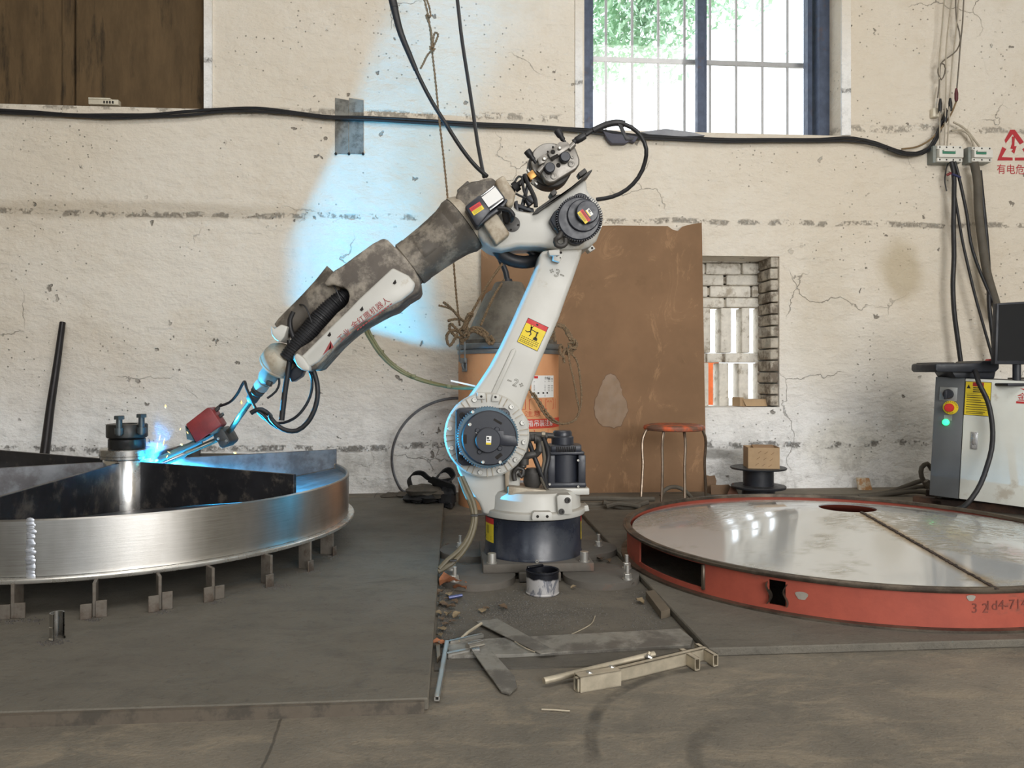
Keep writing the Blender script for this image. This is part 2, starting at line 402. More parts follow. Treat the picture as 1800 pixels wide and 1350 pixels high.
mb = MB(); mb.box((.25, -.2, TOP+.1), (11.2, 9.8, .2)); struct('ceiling', mb, m_ceil)
for i, (px_, wd) in enumerate([(-4.4, 1.2), (-1.35, 1.0), (1.15, .5), (5.0, 1.0)]):   # piers between the open bays at the front
    mb = MB(); mb.box((px_, -5.0, TOP/2), (wd, .4, TOP)); struct('wall_front', mb, m_side)
mb = MB(); mb.box((.25, -5.0, 3.85), (11, .42, .9)); struct('trim_1', mb, m_side)
mb = MB(); mb.box((0, 14, -.06), (60, 18.0, .1)); mb.box((0, -18, -.06), (60, 20, .1)); struct('ground', mb, m_outer)

# boarded-up opening, top left
w1 = thing('window_1', None, None, (-3.6, YW+.2, za), None, 'structure')
xj = X(110, YW+.2)
for x0, x1, dy in [(-5.6, xj-.004, 0), (xj+.004, xj+.07, -.012), (xj+.078, xa, 0)]:
    mb = MB(); mb.box(((x0+x1)/2, YW+.21+dy, (za+3.45)/2), (x1-x0, .02, 3.45-za)); obj('panel', mb, m_boarding, w1, 0)
mb = MB(); mb.box(((-5.6+xa)/2, YW+.25, (za+3.45)/2), (xa+5.6, .02, 3.45-za)); obj('leak_backing', mb, m_boarding, w1, 0)  # added sheet, keeps sky from showing through the panel gaps
# steel window with bars
YF = YW+.24
w2 = thing('window_2', None, None, ((xb0+xb1)/2, YF, zb), None, 'structure')
fx = [X(1041, YF), X(1418, YF)]
mb = MB()
for x0, x1, y0, y1 in [(xb0, X(1034, YF), YF-.05, YF+.05), (X(1035, YF), X(1042, YF), YF-.015, YF+.03)]:
    mb.box(((x0+x1)/2, (y0+y1)/2, (zb+3.45)/2), (x1-x0, y1-y0, 3.45-zb))
for x0, x1, y0, y1 in [(X(1416, YF), X(1424, YF), YF-.03, YF+.03), (X(1427, YF), xb1, YF-.10, YF+.06)]:
    mb.box(((x0+x1)/2, (y0+y1)/2, (zb+3.45)/2), (x1-x0, y1-y0, 3.45-zb))
mb.box(((xb0+xb1)/2, YF, zb+.02), (xb1-xb0, .1, .04)); mb.box(((xb0+xb1)/2, YF, 3.43), (xb1-xb0, .1, .04))
obj('window_frame', mb, m_winframe, w2, 0)
mb = MB(); x0, x1 = X(1221, YF), X(1240, YF)
mb.box((x0+(x1-x0)*.32, YF-.03, (zb+3.45)/2), ((x1-x0)*.6, .05, 3.45-zb)); mb.box((x0+(x1-x0)*.8, YF, (zb+3.45)/2), ((x1-x0)*.45, .04, 3.45-zb))
obj('mullion', mb, m_winframe, w2, 0)
YB = YF+.13
zbar = at(1230, 110, YB).z
mb = MB(); mb.box(((xb0+xb1)/2, YB, zbar), (xb1-xb0, .02, .028)); obj('window_bar', mb, m_winbar, w2, 0)
for p in [1065, 1111, 1157, 1203, 1248, 1294, 1340, 1384]:
    mb = MB(); mb.cyl((X(p, YB), YB, zb-.02), (X(p, YB), YB, 3.45), .009, None, 8); obj('window_bar', mb, m_winbar, w2)
for x0, x1 in [(fx[0], X(1221, YF)), (X(1240, YF), fx[1])]:
    mb = MB(); mb.box(((x0+x1)/2, YF+.012, (zb+3.45)/2), (x1-x0, .004, 3.45-zb)); obj('pane', mb, m_glass, w2, 0)
# plaster edging strips at the openings
mb = MB(); mb.box((X(367), YW-.008, (za+3.45)/2), (X(374)-X(360), .02, 3.45-za)); struct('trim_2', mb, m_plaster)
mb = MB(); mb.box((X(1017), YW-.006, (zb+3.45)/2), (X(1024)-X(1011), .014, 3.45-zb)); struct('trim_3', mb, m_plaster)
mb = MB(); mb.box((X(1486), YW-.006, (zb+3.45)/2), (X(1495)-X(1479), .014, 3.45-zb)); struct('trim_4', mb, m_plaster)
# brick lattice window
YL = YW+.21
w3 = thing('window_3', None, None, ((xc0+xc1)/2, YL, zc0), None, 'structure')
def brick(x0, x1, y0, y1, Yf=YL, d=.115, m=m_brickw):
    a = at(x0, y1, Yf); b = at(x1, y0, Yf)
    j = lambda: random.uniform(-.004, .004)
    mb = MB(); rz = Matrix.Rotation(random.uniform(-.02, .02), 3, 'Z')
    mb.rbox(((a.x+b.x)/2, Yf+d/2+random.uniform(-.006, .006), (a.z+b.z)/2), (b.x-a.x+j(), d, b.z-a.z+j()*.6), .007, 2, rz); obj('brick', mb, m, w3, 50)
for row in [(447, 461, [(1205, 1268), (1270, 1318), (1320, 1352)]), (463, 482, [(1205, 1240), (1242, 1303), (1305, 1352)]), (484, 501, [(1205, 1272), (1278, 1352)]),
            (503.5, 522, [(1205, 1244), (1248, 1320), (1323, 1352)]), (524, 540, [(1205, 1273), (1277, 1352)]), (621, 637, [(1205, 1241), (1244, 1270), (1275, 1352)])]:
    for x0, x1 in row[2]: brick(x0, x1, row[0], row[1])
for x0, x1 in [(1205, 1222), (1232, 1250), (1268, 1286), (1304, 1319), (1334, 1352)]: brick(x0, x1, 541, 620)
for x0, x1 in [(1203, 1220), (1230, 1246), (1264, 1282), (1300, 1316), (1334, 1352)]: brick(x0, x1, 638, 714)
mort = MB()
for y in (462, 483, 502.5, 523):
    a = at(1205, y+3, YL+.02); b = at(1352, y-3, YL+.02); mort.box(((a.x+b.x)/2, YL+.06, (a.z+b.z)/2), (b.x-a.x, .08, b.z-a.z))
for x, y0, y1 in [(1269, 447, 461), (1319, 447, 461), (1241, 463, 482), (1304, 463, 482), (1275, 484, 501), (1246, 503, 522), (1321, 503, 522), (1275, 524, 540), (1242, 621, 637), (1272, 621, 637)]:
    a = at(x-4, y1, YL+.02); b = at(x+4, y0, YL+.02); mort.box(((a.x+b.x)/2, YL+.06, (a.z+b.z)/2), (b.x-a.x, .08, b.z-a.z))
obj('mortar', mort, m_brickb, w3, 0)
z = zc0+.004
for i in range(13):
    h = (zc1-zc0)/13; mb = MB(); mb.rbox((xc1-.024+random.uniform(-.004, .002), YW+.112, z+h/2), (.05, .2, h-.009), .006, 2); obj('brick', mb, m_brickb, w3, 50); z += h
# outdoors beyond the openings
tr_ = thing('tree', 'tall leafy green tree outside beyond the barred window', 'tree', (1.3, 9.0, 0))
mb = MB(); mb.tube([(1.3, 9, 0), (1.2, 9, 2.4), (1.25, 9.1, 4.0), (1.6, 9, 6)], lambda s_: .16-.1*s_, 9, .3); obj('trunk', mb, m_bark, tr_)
mb = MB()
for (cx, cz, r, n) in [(1.9, 5.2, .55, 1300), (2.5, 5.4, .6, 1300), (1.75, 4.5, .36, 420), (2.9, 5.3, .45, 500), (3.5, 5.4, .5, 300), (2.3, 4.85, .4, 420), (1.0, 5.6, .9, 500), (1.5, 6.3, .9, 500), (2.6, 4.5, .3, 90)]:
    for _ in range(n):
        p = V((random.gauss(0, .5), random.gauss(0, .5), random.gauss(0, .5)))*r+V((cx, 9.0, cz)); d = V((random.uniform(-1, 1), random.uniform(-1, 1), random.uniform(-1.2, .3))).normalized()
        u = d.orthogonal().normalized(); L = random.uniform(.07, .13)
        mb.quad(p, p+d*L*.5+u*L*.28, p+d*L, p+d*L*.5-u*L*.28)
fo = obj('foliage', mb, m_leaf, tr_, 0); fo['kind'] = 'stuff'
mb = MB(); mb.rbox((1.75, 6.3, .42), (1.0, .05, .84), .01); mb.box((1.35, 6.33, .1), (.06, .1, .2)); mb.box((2.15, 6.33, .1), (.06, .1, .2))
solo('site_panel', mb, M('orange_paint', c3(230, 110, 50), .5), 'orange panel outdoors seen through the lower gaps of the brick lattice', 'panel')

# ---------------------------------------------------------------- steel floor plates
def plate(name, x0, x1, y0, y1, th, label):
    mb = MB(); mb.prism([(x0, y0, 0), (x1, y0, 0), (x1, y1, 0), (x0, y1, 0)], (0, 0, th), .003, 1)
    o = solo(name, mb, m_fplate, label, 'floor plate', None, 30); return o
plate('floor_plate', -4.6, -.052, 1.566, 4.16, .026, 'big grey steel floor plate under the spoked wheel')
mb = MB(); mb.box((-2.33, 1.558, .012), (4.54, .012, .024)); solo('edge_strip', mb, m_edge, 'brown rusty edge strip along the front of the left floor plate', 'strip', None, 0)
plate('floor_plate', .622, 4.2, 1.813, 3.72, .021, 'grey steel floor plate under the red ring with the mirror disc')
mb = MB(); mb.box((.285, 2.745, .002), (.66, 1.95, .004)); solo('grit_patch', mb, m_grit, 'dark dusty floor strip between the two steel plates', 'floor patch', None, 0)
# ---------------------------------------------------------------- shared materials
m_black = M('black_plastic', c3(38, 41, 48), .45, 0, .15, 20, None, 0, 80, (c3(92, 88, 82), .25))
m_rubber = M('black_rubber', c3(30, 30, 33), .5, 0, .15)
m_cablegrey = M('dusty_grey_cable', c3(92, 86, 76), .75, 0, .15)
m_zinc = M('zinc_bolt', c3(188, 186, 180), .35, .75, .12)
m_steeldark = M('dark_mill_steel', c3(46, 46, 50), .42, .5, .3, 5, (c3(104, 98, 92), .22, 9))
m_steelgrey = M('grey_scaled_steel', c3(112, 114, 118), .45, .5, .2, 7, (c3(84, 82, 84), .4, 6))
m_bright = M('turned_bright_steel', c3(196, 195, 192), .24, 1, .06, 5)
m_jig = M('jig_steel', c3(108, 101, 92), .6, .3, .2, 12, (c3(80, 68, 58), .35, 9))
t = NT('brushed_steel_band')
st = t.noise(6, 8, .75, t.mapv((1.2, 1.2, 60)))
blot = t.noise(3.2, 4, .6, t.mapv((1, 1, .35)))
k = t.mix(t.ramp(blot, .35, .65), c3(150, 146, 138), c3(196, 194, 190)); k = t.mix(t.math('MULTIPLY', t.ramp(st, .35, .65), .25), k, c3(228, 226, 222))
t.bump(st, .12, .003); t.b.inputs['Anisotropic'].default_value = .85; t.b.inputs['Anisotropic Rotation'].default_value = .25
m_brushed = t.out(k, t.ramp(blot, .3, .7, .44, .32), .97)
m_flange = M('bright_flange', c3(214, 212, 206), .3, .85, .08, 8)
m_sticky = M('yellow_sticker', c3(226, 200, 40), .5, 0, .05); m_stickr = M('red_sticker', c3(196, 40, 40), .5, 0, .05)
m_stickw = M('white_sticker', c3(226, 226, 224), .5, 0, .03); m_ink = M('black_ink', c3(28, 28, 28), .6, 0, .05)
m_redink = M('red_ink', c3(196, 44, 44), .6, 0, .15)

# ---------------------------------------------------------------- the spoked wheel on its jig
WC = V((-1.255, 3.02, .126)); WR, WF, WH = .833, .857, .1725
wheel = thing('spoked_wheel', 'large bright steel wheel with tapered black spokes and brushed band, raised on short legs', 'wheel', WC)
wheel.rotation_euler = (.0083, .004, 0)
def wl(x, y, z): return WC+V((x, y, z))
mb = MB(); mb.lathe([(WF-.03, .014), (WR-.008, .014), (WR-.008, WH-.004), (WR-.004, WH), (WR-.001, WH), (WR+.003, WH-.004), (WR+.001, .014), (WR-.03, .014)], WC, (0, 0, 1), 128); obj('band', mb, m_brushed, wheel)
mb = MB(); mb.lathe([(WF-.075, 0), (WF-.002, 0), (WF, .003), (WF, .010), (WF-.003, .013), (WF-.075, .013), (WF-.075, 0)], WC, (0, 0, 1), 128); obj('bottom_flange', mb, m_flange, wheel)
mb = MB(); mb.lathe([(.05, .052), (WR-.008, WH-.022), (WR-.008, WH-.028), (.05, .046), (.05, .052)], WC, (0, 0, 1), 96); obj('dish_plate', mb, m_steelgrey, wheel)
mb = MB(); mb.lathe([(.03, .02), (.083, .02), (.083, .243), (.081, .246), (.03, .246)], WC, (0, 0, 1), 48)
hub = obj('hub', mb, m_bright, wheel)
mb = MB(); mb.lathe([(.083, .248), (.094, .248), (.094, .258), (.0965, .260), (.0965, .281), (.094, .284), (.05, .284)], WC, (0, 0, 1), 48); obj('hub_washer', mb, M('washer_steel', c3(170, 168, 165), .25, .95, .1, 8), wheel)
mb = MB(); mb.lathe([(.03, .284), (.064, .284), (.066, .288), (.066, .320), (.060, .324), (.058, .326)], WC, (0, 0, 1), 40)
mb.lathe([(.03, .326), (.069, .326), (.073, .330), (.073, .374), (.070, .378), (.036, .378), (.036, .33)], WC, (0, 0, 1), 40)
m_collar = M('black_forged_collar', c3(44, 44, 44), .4, .5, .3, 20); collar = obj('clamp_collar', mb, m_collar, wheel)
for dx, dy, top, rot in [(.004, -.078, .40, .2), (.072, -.046, .405, .9)]:
    mb = MB(); mb.cyl(wl(dx, dy, .34), wl(dx, dy, top), .011, None, 12); mb.hexn(wl(dx, dy, top), (0, 0, 1), .019, .014); mb.cyl(wl(dx, dy, .345), wl(dx, dy, .368), .016, None, 14)
    obj('clamp_bolt', mb, M('dark_bolt', c3(84, 92, 96), .35, .7, .15), collar)
for i, a in enumerate((-90, -30, 28, 90, 150, 210)):
    a = math.radians(a); d = V((math.cos(a), math.sin(a), 0)); n = V((-d.y, d.x, 0)); r0, r1 = .08, WR-.002
    zt = WH+.064
    P = [WC+d*r0+V((0, 0, .055)), WC+d*(r1-.012)+V((0, 0, WH-.018)), WC+d*(r1-.012)+V((0, 0, WH)), WC+d*r1+V((0, 0, WH+.001)), WC+d*r1+V((0, 0, zt)), WC+d*r0+V((0, 0, zt))]
    mb = MB(); mb.prism([p-n*.007 for p in P], n*.014, .0012, 1); obj('spoke', mb, m_steelgrey if i in (2, 5) else m_steeldark, wheel, 30)
# vertical weld seam across the band, front
sx = az(66, 960, .21).x
ang = math.asin((sx-WC.x)/ (WR+.003)) - PI/2
mb = MB(); NN = 34
for i in range(NN):
    z = .016+(WH-.018)*i/(NN-1); aa = ang+random.uniform(-.004, .004); p = WC+V(((WR+.002)*math.cos(aa), (WR+.002)*math.sin(aa), z))
    mb.ball(p, .0115+random.uniform(-.0015, .0025), 10, (1, .22, .7))
obj('weld_seam', mb, M('weld_bead', c3(190, 194, 202), .45, .8, .2, 40), wheel, 60)
# jig legs standing on the floor plate
PZ = .0262
def jig_leg(px, py, w, yaw, lugs, lab):
    p = az(px, py, PZ); o = thing('jig_leg', lab, 'jig leg', p, 'jig legs under the wheel')
    d = V((p.x-WC.x, p.y-WC.y, 0)).normalized(); n = V((-d.y, d.x, 0)); R = Matrix((d, n, V((0, 0, 1)))).transposed()
    mb = MB(); mb.rbox(p+V((0, 0, .0475))-d*.02, (w, .009, .095), .0012, 1, R); obj('upright', mb, m_jig, o, 30)
    for sgn, off, hh in lugs:
        mb = MB(); mb.rbox(p+n*sgn*(.004+.014)+d*off+V((0, 0, hh/2)), (.006, .028, hh), .001, 1, R); obj('lug', mb, m_jig, o, 30)
pl = ['at the left edge of the photo', 'second from the left', 'third from the left', 'fourth from the left', 'fifth from the left', 'second from the right', 'rightmost']
for i, (x, y, w, lugs) in enumerate([(24, 1086, .055, [(-1, .01, .04), (1, .005, .042)]), (166, 1084, .05, [(-1, .018, .042), (1, .01, .046)]), (281, 1071, .05, [(-1, .018, .046), (1, .01, .05)]), (374, 1054, .05, [(-1, .016, .044), (1, .005, .04)]),
                                  (476, 1028, .05, [(-1, .018, .04)]), (545, 1001, .05, [(-1, .016, .036)]), (584, 974, .05, [(-1, .016, .034)])]):
    jig_leg(x, y, w, 0, lugs, 'flat brown steel jig leg under the brushed wheel, '+pl[i])
for a, ln in ((58, 'first'), (95, 'second'), (130, 'third'), (165, 'fourth')):                              # the same legs carry the far side
    a = math.radians(a); p = WC+V((math.cos(a)*.8, math.sin(a)*.8, 0)); p.z = PZ
    o = thing('jig_leg', ln+' jig leg counted from the right along the far side of the wheel', 'jig leg', p, 'far jig legs under the wheel')
    R = Matrix.Rotation(a, 3, 'Z'); mb = MB(); mb.rbox(p+V((0, 0, .048)), (.05, .009, .096), .0012, 1, R); obj('upright', mb, m_jig, o, 30)
# short slotted tube on the plate
p = az(100, 1124, PZ); mb = MB(); r = .0165
mb.lathe([(r, 0), (r, .068), (r-.003, .068), (r-.003, .001)], p, (0, 0, 1), 24, -.5, PI*1.25)
mb.lathe([(r, 0), (r+.0025, .003), (r+.002, .006), (r, .008)], p, (0, 0, 1), 24, -.5, PI*1.25)
mb.lathe([(r, .032), (r+.0015, .034), (r, .036)], p, (0, 0, 1), 24, -.5, PI*1.25)
solo('cut_pipe', mb, m_bright, 'short bright pipe stub with a scooped top on the left floor plate', 'pipe stub')
# rod leaning on the wall behind the wheel
mb = MB(); pr = [at(78, 800, 4.2), at(88, 720, 4.28), at(100, 640, 4.36), at(110, 567, 4.44)]
pr = [pr[0]+(pr[0]-pr[1])*1.6]+pr; pr[0].z = .0
mb.tube(pr, lambda s_: .027-.011*s_, 12, .06); solo('bent_rod', mb, M('black_pipe', c3(42, 40, 42), .35, .4, .2), 'thick black bent rod leaning on the wall behind the wheel', 'rod')

# ---------------------------------------------------------------- the red ring and the mirror disc
RC = V((1.423, 2.665, .0215)); RR, RB, RH = .799, .785, .112
ring = thing('red_ring', 'big red primed steel ring with angle rims on the right floor plate', 'ring', RC)
t = NT('red_primer')
k = t.mix(t.ramp(t.noise(4, 8, .7), .3, .7), c3(150, 72, 58), c3(172, 84, 66)); k = t.mix(t.math('MULTIPLY', t.ramp(t.noise(3, 9, .8, t.mapv((1, 1, 2.5))), .54, .7), .8), k, c3(96, 72, 62))
k = t.mix(t.ramp(t.noise(14, 9, .8), .66, .72), k, c3(104, 108, 104)); t.bump(t.noise(30, 6), .2, .004)
m_red = t.out(k, .62, 0, .35)
m_rim = M('rolled_rim_steel', c3(104, 94, 82), .42, .6, .2, 9, (c3(70, 62, 55), .4, 7))
A0, A1 = math.radians(186), math.radians(212)             # the open slot in the wall, lower left
def rl(a, r, z): return RC+V((r*math.cos(a), r*math.sin(a), z))
def arc_wall(mb, a0, a1, r0, r1, z0, z1, n):
    P = []
    for i in range(n+1):
        a = a0+(a1-a0)*i/n; P += [rl(a, r0, z0), rl(a, r1, z0), rl(a, r1, z1), rl(a, r0, z1)]
    F = []
    for i in range(n):
        for j in range(4): F.append((i*4+j, i*4+(j+1) % 4, i*4+4+(j+1) % 4, i*4+4+j))
    F += [(0, 1, 2, 3), tuple(n*4+j for j in (3, 2, 1, 0))]; mb.add(P, F)
hx = az(1362, 1046, .075); AH = math.atan2(hx.y-RC.y, hx.x-RC.x)+2*PI; dh = .030
mb = MB()
arc_wall(mb, A1, AH-dh, RB-.006, RB, .006, RH-.008, 30); arc_wall(mb, AH+dh, A0+2*PI, RB-.006, RB, .006, RH-.008, 110)
arc_wall(mb, A0, A1, RB-.006, RB, .006, .022, 14); arc_wall(mb, A0, A1, RB-.006, RB, RH-.018, RH-.008, 14)
arc_wall(mb, AH-dh, AH+dh, RB-.006, RB, .006, .020, 6); arc_wall(mb, AH-dh, AH+dh, RB-.006, RB, RH-.022, RH-.008, 6)
obj('ring_wall', mb, m_red, ring)
mb = MB(); mb.lathe([(RB-.012, 0), (RB+.022, 0), (RB+.022, .006), (RB-.012, .007), (RB-.012, 0)], RC, (0, 0, 1), 140); obj('bottom_rim', mb, m_rim, ring)
mb = MB(); mb.lathe([(RR-.026, RH-.012), (RR-.002, RH-.012), (RR+.001, RH-.008), (RR+.001, RH-.003), (RR-.002, RH-.001), (RR-.008, RH-.003), (RR-.011, RH+.001), (RR-.016, RH+.002), (RR-.022, RH+.001), (RR-.026, RH), (RR-.026, RH-.012)], RC, (0, 0, 1), 140); obj('top_rim', mb, m_rim, ring)
for a in (A1, ):
    mb = MB(); c = rl(a, RB+.001, .056); R = Matrix.Rotation(a, 3, 'Z'); mb.rbox(c, (.012, .012, .078), .003, 1, R); obj('slot_end', mb, m_rim, ring)
# S-bent sheet lip standing in the hole of the wall
mb = MB(); c = rl(AH, RB, .052); tn = V((-math.sin(AH), math.cos(AH), 0)); on = V((math.cos(AH), math.sin(AH), 0))
for sg in (1, -1):
    P = []
    for i in range(13):
        s_ = i/12; P.append(c+tn*sg*(.024+.006*math.sin(s_*PI*2+(.6 if sg > 0 else 2.6)))+V((0, 0, -.031+.062*s_)))
    mb.prism([p-on*.012 for p in P]+[p-on*.012+tn*.0022 for p in P[::-1]], on*.022)
obj('hole_lip', mb, m_rim, ring)
mb = MB()
for a, z, rx, rz in [(AH+.085, .058, .016, .013), (AH+.62, .086, .011, .009)]:
    P = [rl(a+rx*math.cos(q)*(1+.2*math.sin(3*q))/RB, RB+.0012, z+rz*math.sin(q)*(1+.15*math.cos(2*q))) for q in [k_*PI/8 for k_ in range(16)]]; mb.add(P, [tuple(range(16))])
obj('bare_patch', mb, M('bare_grey_patch', c3(150, 144, 134), .6, 0, .2), ring, 0)
mb = MB(); a1 = math.atan2(az(1755, 1068, .07).y-RC.y, az(1755, 1068, .07).x-RC.x)
mb.text('1d4-714-', .036, lambda u, v: rl(a1+(u+.0)/RB, RB+.0012, .066+v+u*.02)); mb.text('3 2', .036, lambda u, v: rl(a1-.10+u/RB, RB+.0012, .058+v))
obj('scribble', mb, M('dark_scrawl', c3(116, 60, 50), .8), ring, 0)
# the disc
t = NT('mirror_sheet')
sm_ = t.math('MULTIPLY', t.ramp(t.noise(2.4, 4, .6), .46, .56), t.ramp(t.noise(10, 7, .7, t.mapv((1, 3.4, 1), rot=(0, 0, .7)), 2.6), .40, .56))
rad = t.n('ShaderNodeVectorMath', operation='LENGTH'); t.L(t.mapv((1, 1, 0)), rad.inputs[0])
k = t.mix(t.math('MULTIPLY', sm_, .8), c3(222, 226, 228), c3(160, 156, 142))
# heat tint either side of the weld
WB = az(1757, 1040, .128); DC = V((1.425, 2.645, .1215))
wd_ = V((WB.x-DC.x, WB.y-DC.y, 0)).normalized(); CR, CHR, CZ = .7715, .097, .088; WA = DC+wd_*(CHR+.008)
mp_ = t.n('ShaderNodeVectorMath', operation='DOT_PRODUCT'); t.L(t.co, mp_.inputs[0]); nrm = V((-wd_.y, wd_.x, 0)); mp_.inputs[1].default_value = nrm
off = (WA-DC).dot(nrm); dd = t.math('ABSOLUTE', t.math('SUBTRACT', mp_.outputs['Value'], off))
mq_ = t.n('ShaderNodeVectorMath', operation='DOT_PRODUCT'); t.L(t.co, mq_.inputs[0]); mq_.inputs[1].default_value = wd_
al = t.ramp(mq_.outputs['Value'], (WA-DC).dot(wd_)-.02, (WA-DC).dot(wd_)+.02)
tint = t.math('MULTIPLY', t.math('MULTIPLY', t.ramp(t.math('ADD', dd, t.math('MULTIPLY', t.noise(9, 5), .02)), .05, .018), al), .7)
k = t.mix(tint, k, c3(168, 140, 96))
m_mirror = t.out(k, t.math('ADD', t.math('MULTIPLY', sm_, .25), t.ramp(t.noise(3, 4), .3, .7, .07, .12)), .55)
disc = thing('mirror_disc', 'shiny stainless cone disc with a radial weld and round centre hole on the red ring', 'disc', DC)
disc.rotation_euler = (-.012, 0, 0)
czr = lambda r: CZ*(CR-r)/(CR-CHR)
mb = MB(); mb.lathe([(CHR, czr(CHR))]+[(CHR+(CR-CHR)*i/12, czr(CHR+(CR-CHR)*i/12)) for i in range(1, 13)]+[(CR, -.004), (CHR, czr(CHR)-.004), (CHR, czr(CHR))], DC, (0, 0, 1), 160); obj('sheet', mb, m_mirror, disc, 20)
mb = MB(); q = 92
for i in range(q):
    r = CHR+.006+(CR-CHR-.008)*i/(q-1); p = DC+wd_*r+nrm*random.uniform(-.0015, .0015)+V((0, 0, czr(r)+.001)); mb.ball(p, .0062+random.uniform(-.001, .0016), 7, (1, 1, .55))
obj('weld_line', mb, M('burnt_weld', c3(70, 60, 56), .45, .5, .45, 60), disc, 60)

# ---------------------------------------------------------------- wire drum
DX, DY, DR = .297, 4.10, .272
t = NT('brown_board')
k = t.mix(t.ramp(t.noise(5, 7, .6, t.mapv((1, 1, .5))), .3, .7), c3(204, 146, 104), c3(216, 162, 118)); k = t.mix(t.math('MULTIPLY', t.ramp(t.noise(3, 8, .7), .55, .7), .35), k, c3(150, 108, 76))
t.bump(t.noise(60, 3), .12, .003); m_kraft = t.out(k, .75, 0, .3)
drum = thing('wire_drum', 'brown fibre drum of welding wire with steel clamp ring and grey cone top', 'drum', (DX, DY, 0))
DZ = Zp(602, 893, DY-DR)
mb = MB(); mb.lathe([(0, 0), (DR, 0), (DR, DZ-.03), (0, DZ-.03)], (DX, DY, 0), (0, 0, 1), 64); obj('body', mb, m_kraft, drum)
m_galv = M('galvanised', c3(132, 138, 142), .4, .7, .15, 12)
mb = MB(); mb.lathe([(DR-.02, DZ-.055), (DR+.004, DZ-.055), (DR+.006, DZ-.04), (DR+.002, DZ-.033), (DR+.010, DZ-.028), (DR+.013, DZ-.016), (DR+.010, DZ-.004), (DR+.004, DZ), (DR-.02, DZ)], (DX, DY, 0), (0, 0, 1), 64); obj('clamp_ring', mb, m_galv, drum)
m_cone = M('grey_cone_plastic', c3(122, 116, 104), .6, 0, .12, 8, (c3(92, 86, 78), .4, 4))
zt = Zp(497, 893, DY)
mb = MB(); mb.lathe([(0, DZ+.001), (.262, DZ+.001), (.262, DZ+.02), (.235, DZ+.035), (.205, DZ+.10), (.16, DZ+.20), (.125, DZ+.275), (.094, zt-.04), (.080, zt-.01), (.072, zt), (0, zt)], (DX, DY, 0), (0, 0, 1), 48); obj('cone_lid', mb, m_cone, drum)
def dl(px, py):                                            # picture point on the front of the drum wall
    d = ray(px, py); ox, oy = -DX, -DY; a = d.x**2+d.y**2; b = ox*d.x+oy*d.y; cc = ox*ox+oy*oy-(DR+.0012)**2
    return EYE+d*((-b-math.sqrt(max(b*b-a*cc, 0)))/a)
def da(px): p = dl(px, 700); return math.atan2(p.y-DY, p.x-DX)
def dpt(a, z, lift=.0012): return V((DX+(DR+lift)*math.cos(a), DY+(DR+lift)*math.sin(a), z))
mb = MB(); la = da(818)
def latch(u, z, lift): return dpt(la+u/DR, z, lift)
for sg in (-1, 1): mb.tube([latch(sg*.022, DZ+.07, .02), latch(sg*.024, DZ-.03, .022), latch(sg*.026, DZ-.095, .022)], .0045, 8, .02, False)
mb.tube([latch(-.022, DZ+.07, .02), latch(.022, DZ+.07, .02)], .0045, 8, .02, False)
R = Matrix.Rotation(la+PI/2, 3, 'Z'); mb.rbox(latch(0, DZ-.09, .012), (.05, .018, .028), .003, 1, R); mb.rbox(latch(0, DZ-.122, .006), (.044, .008, .05), .002, 1, R)
mb.tube([latch(0, DZ-.10, .014), latch(0, DZ-.115, .02), latch(0, DZ-.135, .010)], .006, 8, .01); obj('latch', mb, m_galv, drum)
# label and printing on the drum
mb = MB(); a0_, a1_ = da(934), da(973); z1, z0 = dl(950, 660).z, dl(950, 699).z
for i in range(6):
    aa, ab = a0_+(a1_-a0_)*i/6, a0_+(a1_-a0_)*(i+1)/6; mb.quad(dpt(aa, z0), dpt(ab, z0), dpt(ab, z1), dpt(aa, z1))
mb.mi = 1
def lab_line(u0, u1, v, h=.0022):
    aa, ab = a0_+(a1_-a0_)*u0, a0_+(a1_-a0_)*u1; z = z1+(z0-z1)*v; mb.quad(dpt(aa, z-h/2, .002), dpt(ab, z-h/2, .002), dpt(ab, z+h/2, .002), dpt(aa, z+h/2, .002))
for v in (.28, .44, .5, .56, .62, .68, .90, .94): lab_line(.08, .55, v, .002)
for v in (.14, .2, .26, .46, .54, .62, .7): lab_line(.66, .95, v, .002)
for u in (.22, .42, .6): lab_line(u, u+.07, .79, .008)
mb.text('合格证', .016, lambda u, v: dpt((a0_+a1_)/2+.09+u/DR, z1-.014+v, .002))
mb.mi = 2; lab_line(.1, .24, .08, .012)
obj('label', mb, [m_stickw, m_ink, m_redink], drum, 0)
mb = MB(); zb1, zb0 = dl(930, 737).z, dl(930, 754).z; a0_, a1_ = da(890), da(984)
for i in range(10):
    aa, ab = a0_+(a1_-a0_)*i/10, a0_+(a1_-a0_)*(i+1)/10; mb.quad(dpt(aa, zb0), dpt(ab, zb0), dpt(ab, zb1), dpt(aa, zb1))
def fr(u0, u1, zz0, zz1, w_=.0025):
    aa, ab = da(u0), da(u1); dw = w_/DR
    for q in [(aa, aa+dw, zz0, zz1), (ab-dw, ab, zz0, zz1), (aa, ab, zz0, zz0+w_), (aa, ab, zz1-w_, zz1)]: mb.quad(dpt(q[0], q[2]), dpt(q[1], q[2]), dpt(q[1], q[3]), dpt(q[0], q[3]))
zz = lambda y: dl(930, y).z
for u0, u1 in [(905, 924), (930, 952), (959, 973), (976, 983)]: fr(u0, u1, zz(720), zz(702))
for u in (966,): mb.text('↑↑', .03, lambda a, b: dpt(da(u)+a/DR, zz(709)+b))
for u0, u1 in [(963, 983), (905, 940)]: fr(u0, u1, zz(765), zz(756))
mb.text('注意', .033, lambda a, b: dpt(da(937)+a*1.5/DR, zz(728)+b))
mb.mi = 1; mb.text('包装箱吊装注意', .036, lambda a, b: dpt(da(943)+a*1.0/DR, (zb0+zb1)/2+b, .002))
